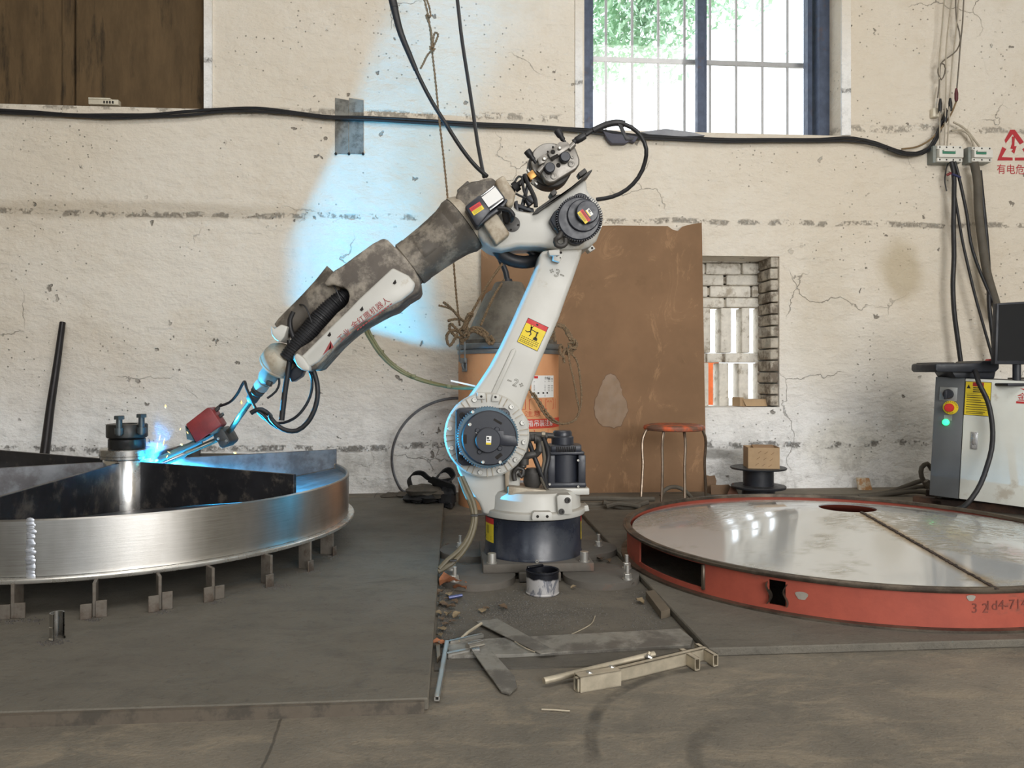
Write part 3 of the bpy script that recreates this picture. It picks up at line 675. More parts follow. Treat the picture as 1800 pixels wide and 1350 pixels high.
obj('printing', mb, [M('red_print', c3(200, 70, 52), .7, 0, .1), m_stickw], drum, 0)
mb = MB(); ca = Matrix.Translation
mb.tube([V((DX-.005, DY, zt-.01)), at(889, 478, DY), at(882, 462, DY)+V((0, 0, 0)), at(880, 445, 3.6), at(888, 432, 3.1)], .016, 10, .03); mb.cyl((DX-.005, DY, zt-.005), (DX-.005, DY, zt+.02), .03, .024); obj('wire_conduit', mb, m_black, drum)

# ropes on the drum and from the roof
m_rope = M('twisted_rope', c3(122, 102, 78), .85, 0, .5, 160)
Yr = DY-.16
P = [at(744, -150, 3.6), at(746, 0, Yr), at(752, 25, Yr), at(757, 60, Yr), at(759, 86, Yr), at(764, 130, Yr), at(771, 200, Yr), at(782, 300, Yr), at(797, 460, Yr), at(803, 530, Yr), at(808, 572, Yr-.06)]
P[0].z = 4.28
mb = MB(); mb.rope(P, .0068, .02)
mb.rope([at(748, -6, Yr), at(755, 15, Yr-.01), at(756, 30, Yr-.01), at(750, 26, Yr-.02), at(757, 50, Yr-.01), at(760, 84, Yr-.01)], .006)
mb.rope([at(760, 86, Yr), at(768, 68, Yr-.01), at(770, 60, Yr-.01), at(765, 57, Yr-.01), at(762, 66, Yr-.01), at(760, 84, Yr)], .0062)
mb.rope([at(761, 84, Yr), at(756, 82, Yr-.012), at(759, 91, Yr-.012), at(764, 86, Yr-.01), at(758, 86, Yr)], .0062)
mb.rope([at(760, 88, Yr-.005), at(752, 96, Yr-.01), at(744, 112, Yr-.01), at(739, 121, Yr-.01)], .0062)
solo('hanging_rope', mb, m_rope, 'knotted brown rope hanging from the roof down to the drum', 'rope')
mb = MB(); Yk = DY-.25
K = [(812, 575), (822, 580), (816, 590), (808, 584), (818, 572), (824, 590), (810, 600), (814, 586), (822, 578)]
mb.rope([at(x, y, Yk-.01*(i % 3)) for i, (x, y) in enumerate(K)], .009)
mb.rope([at(812, 606, Yk), at(813, 592, Yk), at(818, 575, Yk), at(826, 558, Yk), at(830, 552, Yk-.01), at(824, 553, Yk-.02), at(820, 562, Yk-.02), at(815, 580, Yk-.02)], .0105)
mb.rope([at(817, 566, Yk-.01), at(807, 558, Yk-.02), at(797, 546, Yk-.03), at(790, 539, Yk-.03), at(779, 531, Yk-.03)], .0075)
mb.rope([at(797, 546, Yk-.03), at(787, 541, Yk-.03), at(771, 537, Yk-.03)], .0065)
mb.rope([at(812, 562, Yk-.01), at(800, 561, Yk-.02), at(787, 564, Yk-.03)], .008)
mb.rope([at(812, 588, Yk), at(800, 576, Yk-.03), at(792, 569, Yk-.03), at(790, 573, Yk-.03), at(795, 586, Yk-.03), at(806, 593, Yk-.02), at(812, 594, Yk)], .0085)
mb.rope([at(810, 585, Yk), at(795, 581, Yk-.04), at(787, 586, Yk-.04), at(786, 600, Yk-.04), at(790, 608, Yk-.04), at(797, 600, Yk-.04), at(804, 586, Yk-.03)], .0085)
for e_ in range(3):
    mb.rope([at(818, 590, Yk), at(832, 576+3*e_, Yk-.03), at(846, 578+5*e_, Yk-.02), at(858, 588+5*e_, Yk), at(866+2*e_, 600+3*e_, Yk+.02), at(880, 622, Yk)][:4+e_], .009)
mb.rope([at(848, 584, Yk-.02), at(856, 598, Yk-.02), at(860, 604, Yk-.02), at(868, 602, Yk-.01), at(862, 590, Yk)], .009)
solo('rope_knot', mb, m_rope, 'thick knot of brown rope with frayed ends at the left of the drum lid', 'rope')
mb = MB()
for (x0, y0, x1, y1) in [(826, 556, 884, 462), (845, 572, 886, 492)]:
    m_ = ((x0+x1)/2-4, (y0+y1)/2+2); mb.rope([at(x0, y0, Yk), at(*m_, Yk+.03), at(x1, y1, DY-.03)], .0075)
solo('sling_rope', mb, m_rope, 'two slack rope strands from the knot up to the cone tip', 'rope')
mb = MB(); Yc = DY-.22
for e_ in range(6):
    j = lambda a: a+random.uniform(-2.5, 2.5)
    mb.rope([at(960+e_*3, 585+e_*3, Yc), at(j(975), j(572), Yc-.03), at(j(989), j(573), Yc-.03), at(j(1000), j(588), Yc-.02), at(j(1008), j(600), Yc-.02), at(j(1009), j(612), Yc-.02), at(j(1000), j(620), Yc-.02), at(j(990), j(618), Yc)], .0085)
mb.rope([at(1000, 596, Yc-.03), at(1012, 600, Yc-.04), at(1014, 608, Yc-.04), at(1004, 612, Yc-.04), at(1000, 604, Yc-.04), at(1010, 602, Yc-.05)], .009)
mb.rope([at(996, 612, Yc-.02), at(990, 622, Yc-.03), at(992, 638, Yc-.03)], .008); mb.rope([at(990, 612, Yc-.02), at(986, 606, Yc-.04), at(984, 618, Yc-.04), at(992, 630, Yc-.04)], .008)
solo('rope_bundle', mb, m_rope, 'bundled coil of brown rope at the right of the drum lid', 'rope')
mb = MB()
mb.rope([at(998, 610, Yc-.03), at(1002, 640, Yc-.05), at(1009, 670, Yc-.05), at(1014, 700, Yc-.05), at(1018, 722, Yc-.05), at(1012, 738, Yc-.05), at(998, 744, Yc-.05), at(980, 744, Yc-.06), at(965, 735, Yc-.07), at(952, 718, Yc-.08), at(940, 698, Yc-.09), at(930, 684, Yc-.09)], .0068, .02)
mb.rope([at(1002, 618, Yc-.02), at(1014, 634, Yc-.04), at(1019, 660, Yc-.04), at(1022, 695, Yc-.04), at(1019, 722, Yc-.045), at(1008, 740, Yc-.05), at(990, 745, Yc-.055), at(972, 742, Yc-.07), at(957, 728, Yc-.08), at(944, 706, Yc-.09), at(932, 688, Yc-.09)], .0068, .02)
mb.rope([at(985, 745, Yc-.06), at(968, 733, Yc-.085), at(950, 708, Yc-.095), at(938, 690, Yc-.1)], .0068, .02)
solo('rope_loop', mb, m_rope, 'long loop of brown rope hanging down the right side of the drum', 'rope')

# ---------------------------------------------------------------- board, hoop, stool, spool, scraps
t = NT('hardboard')
k = t.mix(t.ramp(t.noise(2.4, 6, .6), .3, .7), c3(126, 97, 70), c3(141, 109, 80)); k = t.mix(t.math('MULTIPLY', t.ramp(t.noise(5, 9, .75, t.mapv((1, 1, .6), rot=(0, .6, 0)), 1.5), .56, .66), .4), k, c3(186, 146, 108))
k = t.mix(t.math('MULTIPLY', t.ramp(t.noise(7, 6, .7), .6, .75), .4), k, c3(112, 85, 58)); m_hard = t.out(k, .7, 0, .3)
board = thing('leaning_board', 'tall brown hardboard sheet with a torn top leaning on the wall behind the robot', 'board', (.75, 4.40, 0))
BX0, BX1 = X(846, 4.42), X(1236, 4.42)
top = [(846, 436), (900, 436), (960, 430), (1000, 402), (1040, 397), (1085, 396), (1150, 397), (1174, 397), (1182, 403), (1192, 406), (1200, 398), (1215, 394), (1233, 391)]
P = [V((at(x, y, 4.44).x, 0, at(x, y, 4.44).z)) for x, y in top]
P[0].x = BX0; P[-1].x = BX1
P = [V((BX0, 0, 0))]+P+[V((BX1+.012, 0, 0))]
mb = MB(); mb.prism([V((p.x, 4.395+.05*p.z/1.6, p.z)) for p in P], (0, .006, 0)); obj('sheet', mb, m_hard, board, 0)
Bs = [(1074, 655), (1084, 660), (1091, 672), (1094, 684), (1097, 697), (1103, 706), (1105, 722), (1098, 738), (1092, 750), (1080, 753), (1068, 752), (1056, 748), (1047, 735), (1044, 718), (1047, 700), (1054, 684), (1060, 668), (1068, 658)]
mb = MB(); q = []
for i in range(len(Bs)):
    for k_ in range(3):
        x = Bs[i][0]+(Bs[(i+1) % len(Bs)][0]-Bs[i][0])*k_/3+random.uniform(-1, 1); y = Bs[i][1]+(Bs[(i+1) % len(Bs)][1]-Bs[i][1])*k_/3+random.uniform(-1, 1)
        p = at(x, y, 4.40); q.append(V((p.x, 4.395+.05*p.z/1.6-.0012, p.z)))
cen = sum(q, V((0, 0, 0)))/len(q); mb.add([cen+(p-cen)*1.0 for p in q], [tuple(range(len(q)))]); mb.mi = 1
q2 = [cen+(p-cen)*.97+V((0, -.0006, 0)) for p in q]; mb.add(q2, [tuple(range(len(q2)))]); obj('oil_stain', mb, [M('stain_rim', c3(112, 84, 60), .7), M('stain', c3(140, 116, 92), .6, 0, .08)], board, 0)

mb = MB(); hc = at(806, 806, 4.40); HRr = .365
P = [V((hc.x+HRr*math.cos(a)*1.05, 4.40+.0*math.sin(a), max(.02, hc.z+HRr*math.sin(a)*.96))) for a in [math.radians(60+i*5) for i in range(34)]]
mb.tube(P, .010, 8, .05, True, .6); solo('steel_hoop', mb, m_steelgrey, 'thin grey steel hoop standing against the wall left of the drum', 'hoop')

# stool
sp = at(1185, 746, 4.0); stool = thing('round_stool', 'round orange stool with thin chromed legs in front of the hardboard', 'stool', (sp.x, sp.y, 0))
m_orange = M('orange_paint_worn', c3(216, 98, 54), .5, 0, .12, 12, (c3(112, 84, 70), .5, 7)); m_chrome = M('worn_chrome', c3(132, 118, 104), .35, .8, .25, 14)
R_ = 53.5*sc(1185, 4.0); zt_ = sp.z
mb = MB(); mb.lathe([(0, zt_), (R_*.86, zt_), (R_*.97, zt_-.006), (R_, zt_-.016), (R_*.985, zt_-.026), (R_*.93, zt_-.03), (0, zt_-.026)], (sp.x, sp.y, 0), (0, 0, 1), 48); obj('seat', mb, m_orange, stool)
def leg(tx, bx, by, Yt, Yb):
    a = at(tx, 752, Yt); a.z = zt_-.026; b = az(bx, by, .008) if Yb is None else at(bx, 800, Yb); b.z = .008 if Yb else b.z
    mb = MB(); mb.tube([a+(V((sp.x, sp.y, a.z))-a)*.35, a+(V((sp.x, sp.y, a.z))-a)*.06, a+(b-a)*.04, a.lerp(b, .5), b], .0075, 9, .03); obj('leg', mb, m_chrome, stool)
leg(1134, 1126, 0, 3.97, 3.9); leg(1166, 1163, 0, 3.88, 3.80); leg(1203, 1204, 0, 3.90, 3.82); leg(1236, 1241, 0, 4.02, 4.08)
mb = MB(); mb.tube([at(1162, 872, 3.95), at(1168, 862, 3.96), at(1180, 856, 3.97), at(1196, 858, 3.98), at(1212, 870, 3.99), at(1222, 885, 4.0)], .011, 10, .03); solo('floor_hose', mb, m_cablegrey, 'grey hose arching off the floor below the orange stool', 'hose')

# cable spool and carton
cp = at(1333, 852, 4.18); spool = thing('wire_spool', 'black plastic wire spool standing by the wall with a carton on top', 'spool', (cp.x, cp.y, 0))
k_ = sc(1333, 4.18); zt_ = Zp(822, 1333, 4.18); zb_ = Zp(853, 1333, 4.18)
rz_ = Matrix.Rotation(.0, 3, 'X')
mb = MB(); mb.lathe([(0, zt_+.004), (47*k_, zt_+.004), (48*k_, zt_), (47*k_, zt_-.006), (26*k_, zt_-.006)], (cp.x, cp.y, 0), (0, 0, 1), 48); obj('top_flange', mb, m_black, spool)
mb = MB(); mb.lathe([(26*k_, zt_-.006), (26*k_, zb_)], (cp.x, cp.y, 0), (0, 0, 1), 40); obj('barrel', mb, m_black, spool)
mb = MB(); mb.lathe([(26*k_, zb_+.002), (46*k_, zb_), (47*k_, zb_-.004), (46*k_, zb_-.014), (28*k_, zb_-.016), (28*k_, 0), (0, 0)], (cp.x, cp.y, 0), (0, 0, 1), 48); obj('bottom_flange', mb, m_black, spool)
carton_m = M('carton', c3(178, 150, 116), .8, 0, .08); carton_in = M('carton_inside', c3(160, 128, 96), .85, 0, .1)
zc_ = zt_+.0045; cb = thing('carton', 'small open cardboard carton with slanted lettering on top of the black spool', 'carton', (cp.x+.012, cp.y-.01, zc_))
ro = Matrix.Rotation(-.20, 3, 'Z'); W_, D_, H_ = .168, .15, 36*k_
mb = MB(); cbc = V((cp.x+.012, cp.y-.01, zc_))
for c_, s_ in [((0, -D_/2, H_/2), (W_, .003, H_)), ((0, D_/2, H_/2), (W_, .003, H_)), ((-W_/2, 0, H_/2), (.003, D_, H_)), ((W_/2, 0, H_/2), (.003, D_, H_*1.04)), ((0, 0, .002), (W_, D_, .003))]: mb.box(cbc+ro @ V(c_), s_, ro)
obj('box', mb, carton_m, cb, 0)
mb = MB(); fl_ = Matrix.Rotation(-.20, 3, 'Z') @ Matrix.Rotation(-.5, 3, 'X'); mb.box(cbc+ro @ V((.02, D_/2-.03, H_-.004)), (W_*.7, .06, .003), ro @ Matrix.Rotation(.25, 3, 'X')); obj('flap', mb, carton_in, cb, 0)
mb = MB()
for r_ in range(-2, 4):
    for s_ in range(-2, 3):
        u = r_*.035+s_*.042-.03; v = s_*.03+H_/2-r_*.004
        if -W_/2+.028 < u < W_/2-.028 and .014 < v < H_-.012: mb.quad(*[cbc+ro @ V((u+a*.8-b*.6, -D_/2-.0022, v+a*.6+b*.8)) for a, b in ((-.011, -.0012), (.011, -.0012), (.011, .0012), (-.011, .0012))])
if mb.v: obj('lettering', mb, M('brown_ink', c3(128, 98, 70), .8), cb, 0)
# carton in the lattice niche and a pipe end
p0 = at(1307, 714, YW+.06); mb = MB(); mb.box((p0.x+.085, YW+.12, zc0+.024), (.155, .07, .045)); mb.prism([V((p0.x+.005, YW+.086, zc0+.045)), V((p0.x+.165, YW+.086, zc0+.045)), V((p0.x+.155, YW+.07, zc0+.004)), V((p0.x+.02, YW+.07, zc0+.004))], (0, -.003, 0))
mb.box((p0.x-.012, YW+.12, zc0+.03), (.03, .07, .055), Matrix.Rotation(.35, 3, 'Z'))
solo('niche_carton', mb, carton_m, 'flattened brown carton lying on the sill of the brick lattice', 'carton', None, 0)
for (x0, y0, w_, h_, ya, tl, lab) in [(1252, 862, .055, .10, 4.34, .0, 'dark torn cardboard scrap standing by the foot of the hardboard'), (1268, 868, .12, .055, 4.28, .25, 'low brown cardboard scrap between hardboard and spool')]:
    p = at(x0, 865, ya); mb = MB(); q = [(-w_/2, 0), (w_/2, 0), (w_/2*.95, h_*.5), (w_/2*1.1, h_*.7), (w_*.4, h_), (-w_*.1, h_*.96), (-w_/2, h_*1.02)]
    mb.prism([V((p.x+a, p.y+b*.2, b)) for a, b in q], (.004*tl, .006, 0)); solo('cardboard_scrap', mb, M('dirty_carton', c3(120, 96, 74), .85, 0, .15), lab, 'cardboard', None, 0)
p = at(1282, 868, 4.22); mb = MB(); mb.prism([V((p.x-.02, p.y, 0)), V((p.x+.05, p.y-.02, 0)), V((p.x+.02, p.y, .075))], (.01, .02, 0), .004); solo('brick_shard', mb, M('rust_shard', c3(112, 78, 62), .85), 'small pointed reddish shard on the floor left of the spool', 'shard', None, 30)
p = at(1521, 862, 4.38); mb = MB(); mb.prism([V((p.x-.038, p.y, 0)), V((p.x+.04, p.y-.01, 0)), V((p.x+.038, p.y+.02, .068)), V((p.x-.036, p.y+.03, .07))], (0, .02, 0), .003); solo('tile_scrap', mb, M('pale_tile', c3(206, 196, 176), .6, 0, .15, 8, (c3(176, 128, 80), .45, 18)), 'pale tile scrap with a brown stain leaning on the wall', 'tile', None, 30)
# ---------------------------------------------------------------- the welding robot
RX, RY = .285, 2.715
m_rwhite = M('robot_white', c3(190, 189, 183), .42, 0, .04, 4, (c3(170, 162, 146), .02, 5), .03, 60, (c3(122, 112, 96), .55))
m_rwhite2 = M('robot_white_dusty', c3(184, 174, 156), .5, 0, .08, 6, (c3(140, 126, 106), .4, 6), 0, 80, (c3(118, 108, 96), .5))
m_fore = M('dust_caked_grey', c3(82, 76, 69), .6, .05, .2, 5, (c3(138, 130, 118), .30, 9), .08, 60)
m_fore2 = M('dust_caked_cover', c3(84, 77, 70), .6, 0, .2, 6, (c3(150, 142, 130), .36, 8), .08, 60)
m_motor = M('black_motor', c3(40, 43, 52), .38, 0, .1, 15, None, 0, 80, (c3(84, 82, 80), .25))
m_navy = M('dark_blue_paint', c3(28, 34, 48), .3, 0, .25, 5, (c3(58, 62, 70), .35, 4))
m_seam = M('seam_black', c3(30, 26, 24), .8)
m_brass = M('brass', c3(176, 132, 76), .35, .8, .12)
m_fgrey = M('feeder_grey', c3(128, 124, 118), .4, .5, .12, 10); m_fdark = M('feeder_dark', c3(62, 60, 58), .5, .2, .15)
robot = thing('welding_robot', 'big dusty white welding robot on a round dark blue base', 'robot', (RX, RY, 0))
FWD = V((0, -1, 0))
SPLIT = {'ring_bolt', 'ring_rib', 'screw', 'recess', 'vent_slot', 'hole', 'cover_clip', 'hose_clip', 'cable_tie', 'stop_lug', 'feed_roller', 'roller_screw', 'plate_screw', 'plate_hole', 'connector', 'bracket_bolt', 'motor_rail', 'cover_slot', 'return_hose', 'feeder_post', 'rib'}
def pieces(mb):                                           # the separate pieces of a collector, each as a collector of its own
    par_ = list(range(len(mb.v)))
    def find(i):
        while par_[i] != i: par_[i] = par_[par_[i]]; i = par_[i]
        return i
    for f in mb.f:
        for i in f[1:]: par_[find(i)] = find(f[0])
    groups = {}
    for k_, f in enumerate(mb.f): groups.setdefault(find(f[0]), []).append(k_)
    out = []
    for fl in groups.values():
        q = MB(); mp = {}
        for k_ in fl:
            for i in mb.f[k_]:
                if i not in mp: mp[i] = len(q.v); q.v.append(mb.v[i])
            q.f.append([mp[i] for i in mb.f[k_]]); q.m.append(mb.m[k_])
        out.append(q)
    return out
def part(name, mb, m, par=None, sm=38, label=None):
    if name in SPLIT: return [obj(name, q, m, par or robot, sm) for q in pieces(mb)][0]
    o = obj(name, mb, m, par or robot, sm)
    if label: o['label'] = label
    return o
# floor mounts
m_foot = M('rusty_foot_plate', c3(94, 89, 82), .8, .05, .15, 10, (c3(112, 88, 76), .15, 6), .2, 80, (c3(88, 85, 80), .8))
for cx, cy, bolts in [(.078, 2.53, [(-.075, -.09), (-.085, .055)]), (.492, 2.51, [(.07, -.09), (.10, .05)]), (.075, 2.90, [(-.05, .02)]), (.50, 2.90, [(.06, .0)])]:
    r_ = .128
    mb = MB(); mb.lathe([(0, .002), (r_, .002), (r_, .026), (r_-.003, .028), (0, .028)], (cx, cy, 0), (0, 0, 1), 48); fp = part('foot_plate', mb, m_foot)
    for bx, by in bolts:
        p = V((cx+bx, cy+by, .028)); mb = MB(); mb.cyl(p, p+V((0, 0, .004)), .0165, None, 20); mb.cyl(p+V((0, 0, .004)), p+V((0, 0, .007)), .013, None, 20)
        mb.hexn(p+V((0, 0, .007)), (0, 0, 1), .0135, .013); mb.cyl(p+V((0, 0, .02)), p+V((0, 0, .047)), .0068, None, 12, .001); part('anchor_bolt', mb, m_zinc, fp)
mb = MB(); mb.rbox((RX, 2.715, .043), (.376, .376, .03), .004); part('base_plate', mb, m_foot)
mb = MB(); mb.rbox((.285, 2.50, .022), (.14, .02, .03), .004); part('cross_bar', mb, m_foot)
mb = MB(); mb.lathe([(0, .058), (.176, .058), (.176, .066), (.173, .07), (.173, .195), (0, .195)], (RX, RY, 0), (0, 0, 1), 72); base = part('base', mb, m_navy)
for dx in (-.157, .157):
    p = V((RX+dx, 2.545, .058)); mb = MB(); mb.cyl(p, p+V((0, 0, .003)), .018, None, 20); mb.cyl(p+V((0, 0, .003)), p+V((0, 0, .034)), .0145, None, 20, .001); part('mount_bolt', mb, m_zinc)
mb = MB(); p = V((.28, RY-.173, .063)); mb.socket(p, FWD, .006, .006); part('screw', mb, m_zinc)
def bl(a, z, lift=.0008): return V((RX+(.173+lift)*math.cos(a), RY+(.173+lift)*math.sin(a), z))
for a0_, a1_ in [(-PI+.155, -PI+.56), (-.34, -.10)]:
    mb = MB()
    for mi, z0, z1 in [(0, .108, .172), (1, .172, .192)]:
        mb.mi = mi
        for i in range(5):
            q, q2 = a0_+(a1_-a0_)*i/5, a0_+(a1_-a0_)*(i+1)/5; mb.quad(bl(q, z0), bl(q2, z0), bl(q2, z1), bl(q, z1))
    mb.mi = 2; c = (a0_+a1_)/2
    for z_ in (.117, .122, .127): mb.quad(bl(c-.15, z_, .0014), bl(c+.12, z_, .0014), bl(c+.12, z_+.0016, .0014), bl(c-.15, z_+.0016, .0014))
    for u in (-.09, -.02): mb.quad(bl(c+u, .136, .0014), bl(c+u+.02, .136, .0014), bl(c+u+.02, .165, .0014), bl(c+u, .165, .0014))
    part('warning_sticker', mb, [m_sticky, m_stickr, m_ink], None, 0)
# turntable casting
mb = MB(); mb.lathe([(0, .200), (.184, .200), (.186, .203), (.186, .220), (.183, .223), (.172, .226), (.170, .232), (.168, .272), (.160, .286), (.140, .293), (0, .295)], (RX, RY, 0), (0, 0, 1), 72)
turn = part('turntable', mb, m_rwhite)
def sc2(px): return px*sc(900, 2.6)
mb = MB()
mb.px([(781, 757), (783, 774), (790, 794), (800, 811), (806, 830), (815, 848), (828, 868), (842, 885), (850, 905), (872, 905), (884, 880), (892, 868), (914, 862), (916, 830), (930, 800), (930, 740), (900, 700), (840, 695), (800, 715)], 2.625, 2.80, .012, 3)
part('shoulder_support', mb, m_rwhite)
mb = MB(); mb.px([(887, 822), (897, 822), (893, 864), (889, 870)], 2.60, 2.64, .002); mb.px([(893, 855), (960, 862), (960, 868), (893, 870)], 2.58, 2.7, .002); part('rib', mb, m_rwhite2)
mb = MB(); mb.px([(935, 911), (936, 903), (939, 900), (968, 900), (971, 903), (971, 915), (936, 915)], 2.513, 2.545, .0015); o = part('stop_block', mb, m_rwhite)
mb = MB()
for x in (945, 962): mb.face(x, 908, 2.514, 2.5125, 2.6, 14, 0)
part('hole', mb, m_seam, o)
mb = MB(); mb.px([(979, 873), (983, 870), (1003, 870), (1006, 874), (1006, 904), (981, 904)], 2.535, 2.60, .002); o = part('stop_bracket', mb, m_rwhite)
mb = MB()
for x, y in [(997.5, 879), (987, 899)]: mb.socket(at(x, y, 2.535), FWD, .0098, .009)
part('bracket_bolt', mb, m_fdark, o)
mb = MB(); mb.px([(1024, 890), (1034, 888), (1036, 898), (1026, 900)], 2.68, 2.74, .002); part('stop_lug', mb, m_rwhite)
# vertical motor on the right of the turntable
mx_, my_ = at(993, 800, 2.68).x, 2.70
zq = lambda y: at(993, y, 2.64).z
mb = MB(); mb.rbox((mx_+.003, my_-.005, (zq(857)+zq(869))/2), (.150, .15, zq(857)-zq(869)), .004); part('motor_flange', mb, m_rwhite)
mb = MB(); z0 = zq(857); mb.rbox((mx_, my_, z0+.009), (.138, .138, .018), .005)
zb2 = zq(800)
mb.lathe([(.058, z0+.015), (.058, zb2)], (mx_, my_, 0), (0, 0, 1), 40)
for sx in (-1, 1):
    for sy in (-1, 1): mb.rbox((mx_+sx*.054, my_+sy*.054, (z0+zb2)/2), (.026, .026, zb2-z0), .003)
    mb.rbox((mx_+sx*.061, my_, (z0+zb2)/2), (.008, .09, zb2-z0), .002)
mb.rbox((mx_, my_, zb2+.006), (.128, .128, .014), .006); mt = part('axis_motor', mb, m_motor)
mb = MB(); z1, z2 = zb2+.01, zq(783)
mb.lathe([(.060, z1), (.064, z1+.003), (.064, z2-.004), (.058, z2), (0, z2)], (mx_-.002, my_, 0), (0, 0, 1), 40)
mb.rbox((mx_-.002, my_-.05, (z1+z2)/2), (.11, .03, z2-z1), .006)
mb.lathe([(.04, z2), (.04, zq(770)), (.034, zq(768)), (.034, zq(762)), (.030, zq(759)), (0, zq(759))], (mx_-.006, my_, 0), (0, 0, 1), 32); part('motor_cap', mb, m_motor, mt)
mb = MB()
for i in range(11): mb.box((mx_-.035+i*.0065, my_-.067, (z1+z2)/2), (.0028, .006, (z2-z1)*.75))
part('vent_slot', mb, m_seam, mt)
mb = MB()
for x, y in [(965, 807), (1016, 809), (966, 851), (1016, 855)]: mb.socket(at(x, y, 2.627), FWD, .0042, .006)
part('screw', mb, m_zinc, mt)
# hoses and connectors between the motors
for nm, P, r_, m_ in [('conduit_elbow', [(906, 770), (925, 770), (945, 771), (948, 778), (948, 795)], .013, m_fdark), ('conduit_elbow', [(910, 765), (935, 764), (957, 765), (972, 766)], .010, m_fdark),
                      ('conduit_elbow', [(919, 822), (921, 806), (930, 800), (942, 798), (948, 790)], .013, m_fdark), ('motor_cable', [(902, 760), (915, 762), (928, 775), (938, 800), (950, 830), (962, 858)], .0085, m_rubber),
                      ('motor_cable', [(914, 785), (905, 800), (896, 812), (884, 824)], .006, m_rubber), ('motor_cable', [(955, 768), (964, 800), (958, 835), (960, 855)], .009, m_rubber), ('motor_cable', [(951, 775), (957, 810), (952, 840), (962, 862)], .007, m_cablegrey),
                      ('loop_hose', [(905, 845), (903, 832), (910, 822), (920, 826), (916, 838), (912, 832)], .008, m_fdark)]:
    mb = MB(); mb.tube([at(x, y, 2.60+.006*(i % 2)) for i, (x, y) in enumerate(P)], r_, 10, .012); part(nm, mb, m_)
mb = MB()
for x, y0, y1, ax in [(930, 758, 784, 0), (941, 758, 784, 0), (960, 759, 775, 0)]:
    a = at(x-2, (y0+y1)/2, 2.6); mb.cyl(a, a+V((.008, 0, 0)), .0175 if x < 950 else .012, None, 20, .001)
mb.cyl(at(921, 806, 2.6), at(921, 817, 2.6), .017, None, 18, .001); mb.lathe([(0, 0), (.022, 0), (.032, .02), (.032, .055), (.02, .07), (0, .07)], at(936, 858, 2.63), (0, 0, 1), 24); part('connector', mb, m_fdark)
mb = MB(); mb.cyl(at(952, 764, 2.6), at(958, 764, 2.6), .011, None, 8); part('gland', mb, M('nickel', c3(150, 142, 128), .35, .8), None)
mb = MB()
for P, r_ in [([(812, 838), (822, 860), (832, 882), (836, 905), (830, 940), (812, 972), (792, 992), (770, 1005)], .009), ([(808, 838), (818, 865), (828, 888), (832, 908), (824, 942), (806, 968), (786, 985), (772, 1000)], .008)]:
    mb.tube([at(x, y, 2.60-.012*i) for i, (x, y) in enumerate(P)], r_, 9, .02)
part('return_hose', mb, M('yellowed_hose', c3(104, 96, 76), .5, 0, .15), None)
mb = MB(); a = at(838, 905, 2.56); mb.cyl(a, a+V((.03, .01, 0)), .004, None, 8)
for x, y in [(834, 906), (797, 985)]: mb.rbox(at(x, y, 2.52), (.024, .024, .005), .002)
part('hose_clip', mb, m_fdark)
# shoulder ring, motor
YS = 2.575
mb = MB(); mb.face(856, 765, 2.63, YS, 75, 72, .006); sh = part('shoulder_ring', mb, m_rwhite)
mb = MB()
for i in range(12):
    a = 2*PI*(i+.35)/12; r_ = 66; mb.socket(at(856+r_*math.cos(a), 765+r_*math.sin(a), YS), FWD, .0085, .008)
part('ring_bolt', mb, m_zinc, sh)
mb = MB()
for i in range(12):
    for d in (-.07, .07):
        a = 2*PI*(i-.15)/12+d; mb.px([(856+rr_*math.cos(a+e_), 765+rr_*math.sin(a+e_)) for rr_, e_ in ((58, -.012), (73, -.01), (73, .01), (58, .012))], YS-.003, YS+.002)
part('ring_rib', mb, m_rwhite2, sh)
m_arctint = M('arc_tinted_motor', c3(78, 104, 120), .45, 0, .12)  # blue tint of the arc light put into the fin ring's colour
mb = MB(); mb.px([(801, 722), (806, 718), (822, 717), (890, 718), (896, 724), (899, 740), (899, 790), (890, 815), (884, 819), (812, 819), (804, 812), (801, 790)], 2.525, YS+.01, .005); part('motor_body', mb, m_motor)
mb = MB()
for x, y in [(813, 730), (888, 730), (811, 804), (886, 803)]: mb.socket(at(x, y, 2.525), FWD, .0105, .004)
part('recess', mb, m_seam)
mb = MB(); mb.face(857, 769, 2.53, 2.492, 53.5, 60, .004)
for i in range(72):
    a = 2*PI*i/72; mb.px([(857+rr_*math.cos(a+e_), 769+rr_*math.sin(a+e_)) for rr_, e_ in ((50, -.016), (55, -.016), (55, .016), (50, .016))], 2.494, 2.515)
part('fin_ring', mb, m_arctint)
mb = MB(); mb.face(860, 770, 2.50, 2.478, 48.5, 60, .004); cv = part('motor_cover', mb, m_motor)
mb = MB(); mb.face(858, 774, 2.48, 2.458, 22.5, 40, .003)
for a in (.6, 2.2, 3.9, 5.4): mb.face(858+25*math.cos(a), 774+25*math.sin(a), 2.482, 2.47, 4.5, 12)
mb.px([(868, 757), (886, 757), (886, 764), (906, 766), (911, 784), (890, 784), (868, 780)], 2.464, 2.48, .002); part('encoder_cap', mb, m_motor, cv)
mb = MB()
for x, y in [(826, 746), (849, 812), (831, 724), (879, 812), (898, 742), (810, 796), (874, 752), (838, 760), (846, 792), (880, 787)]: mb.socket(at(x, y, 2.479 if 812 < x < 895 else 2.524), FWD, .0055 if x in (826, 849, 831, 879, 898, 810) else .0035, .006)
part('screw', mb, m_zinc, cv)
mb = MB()
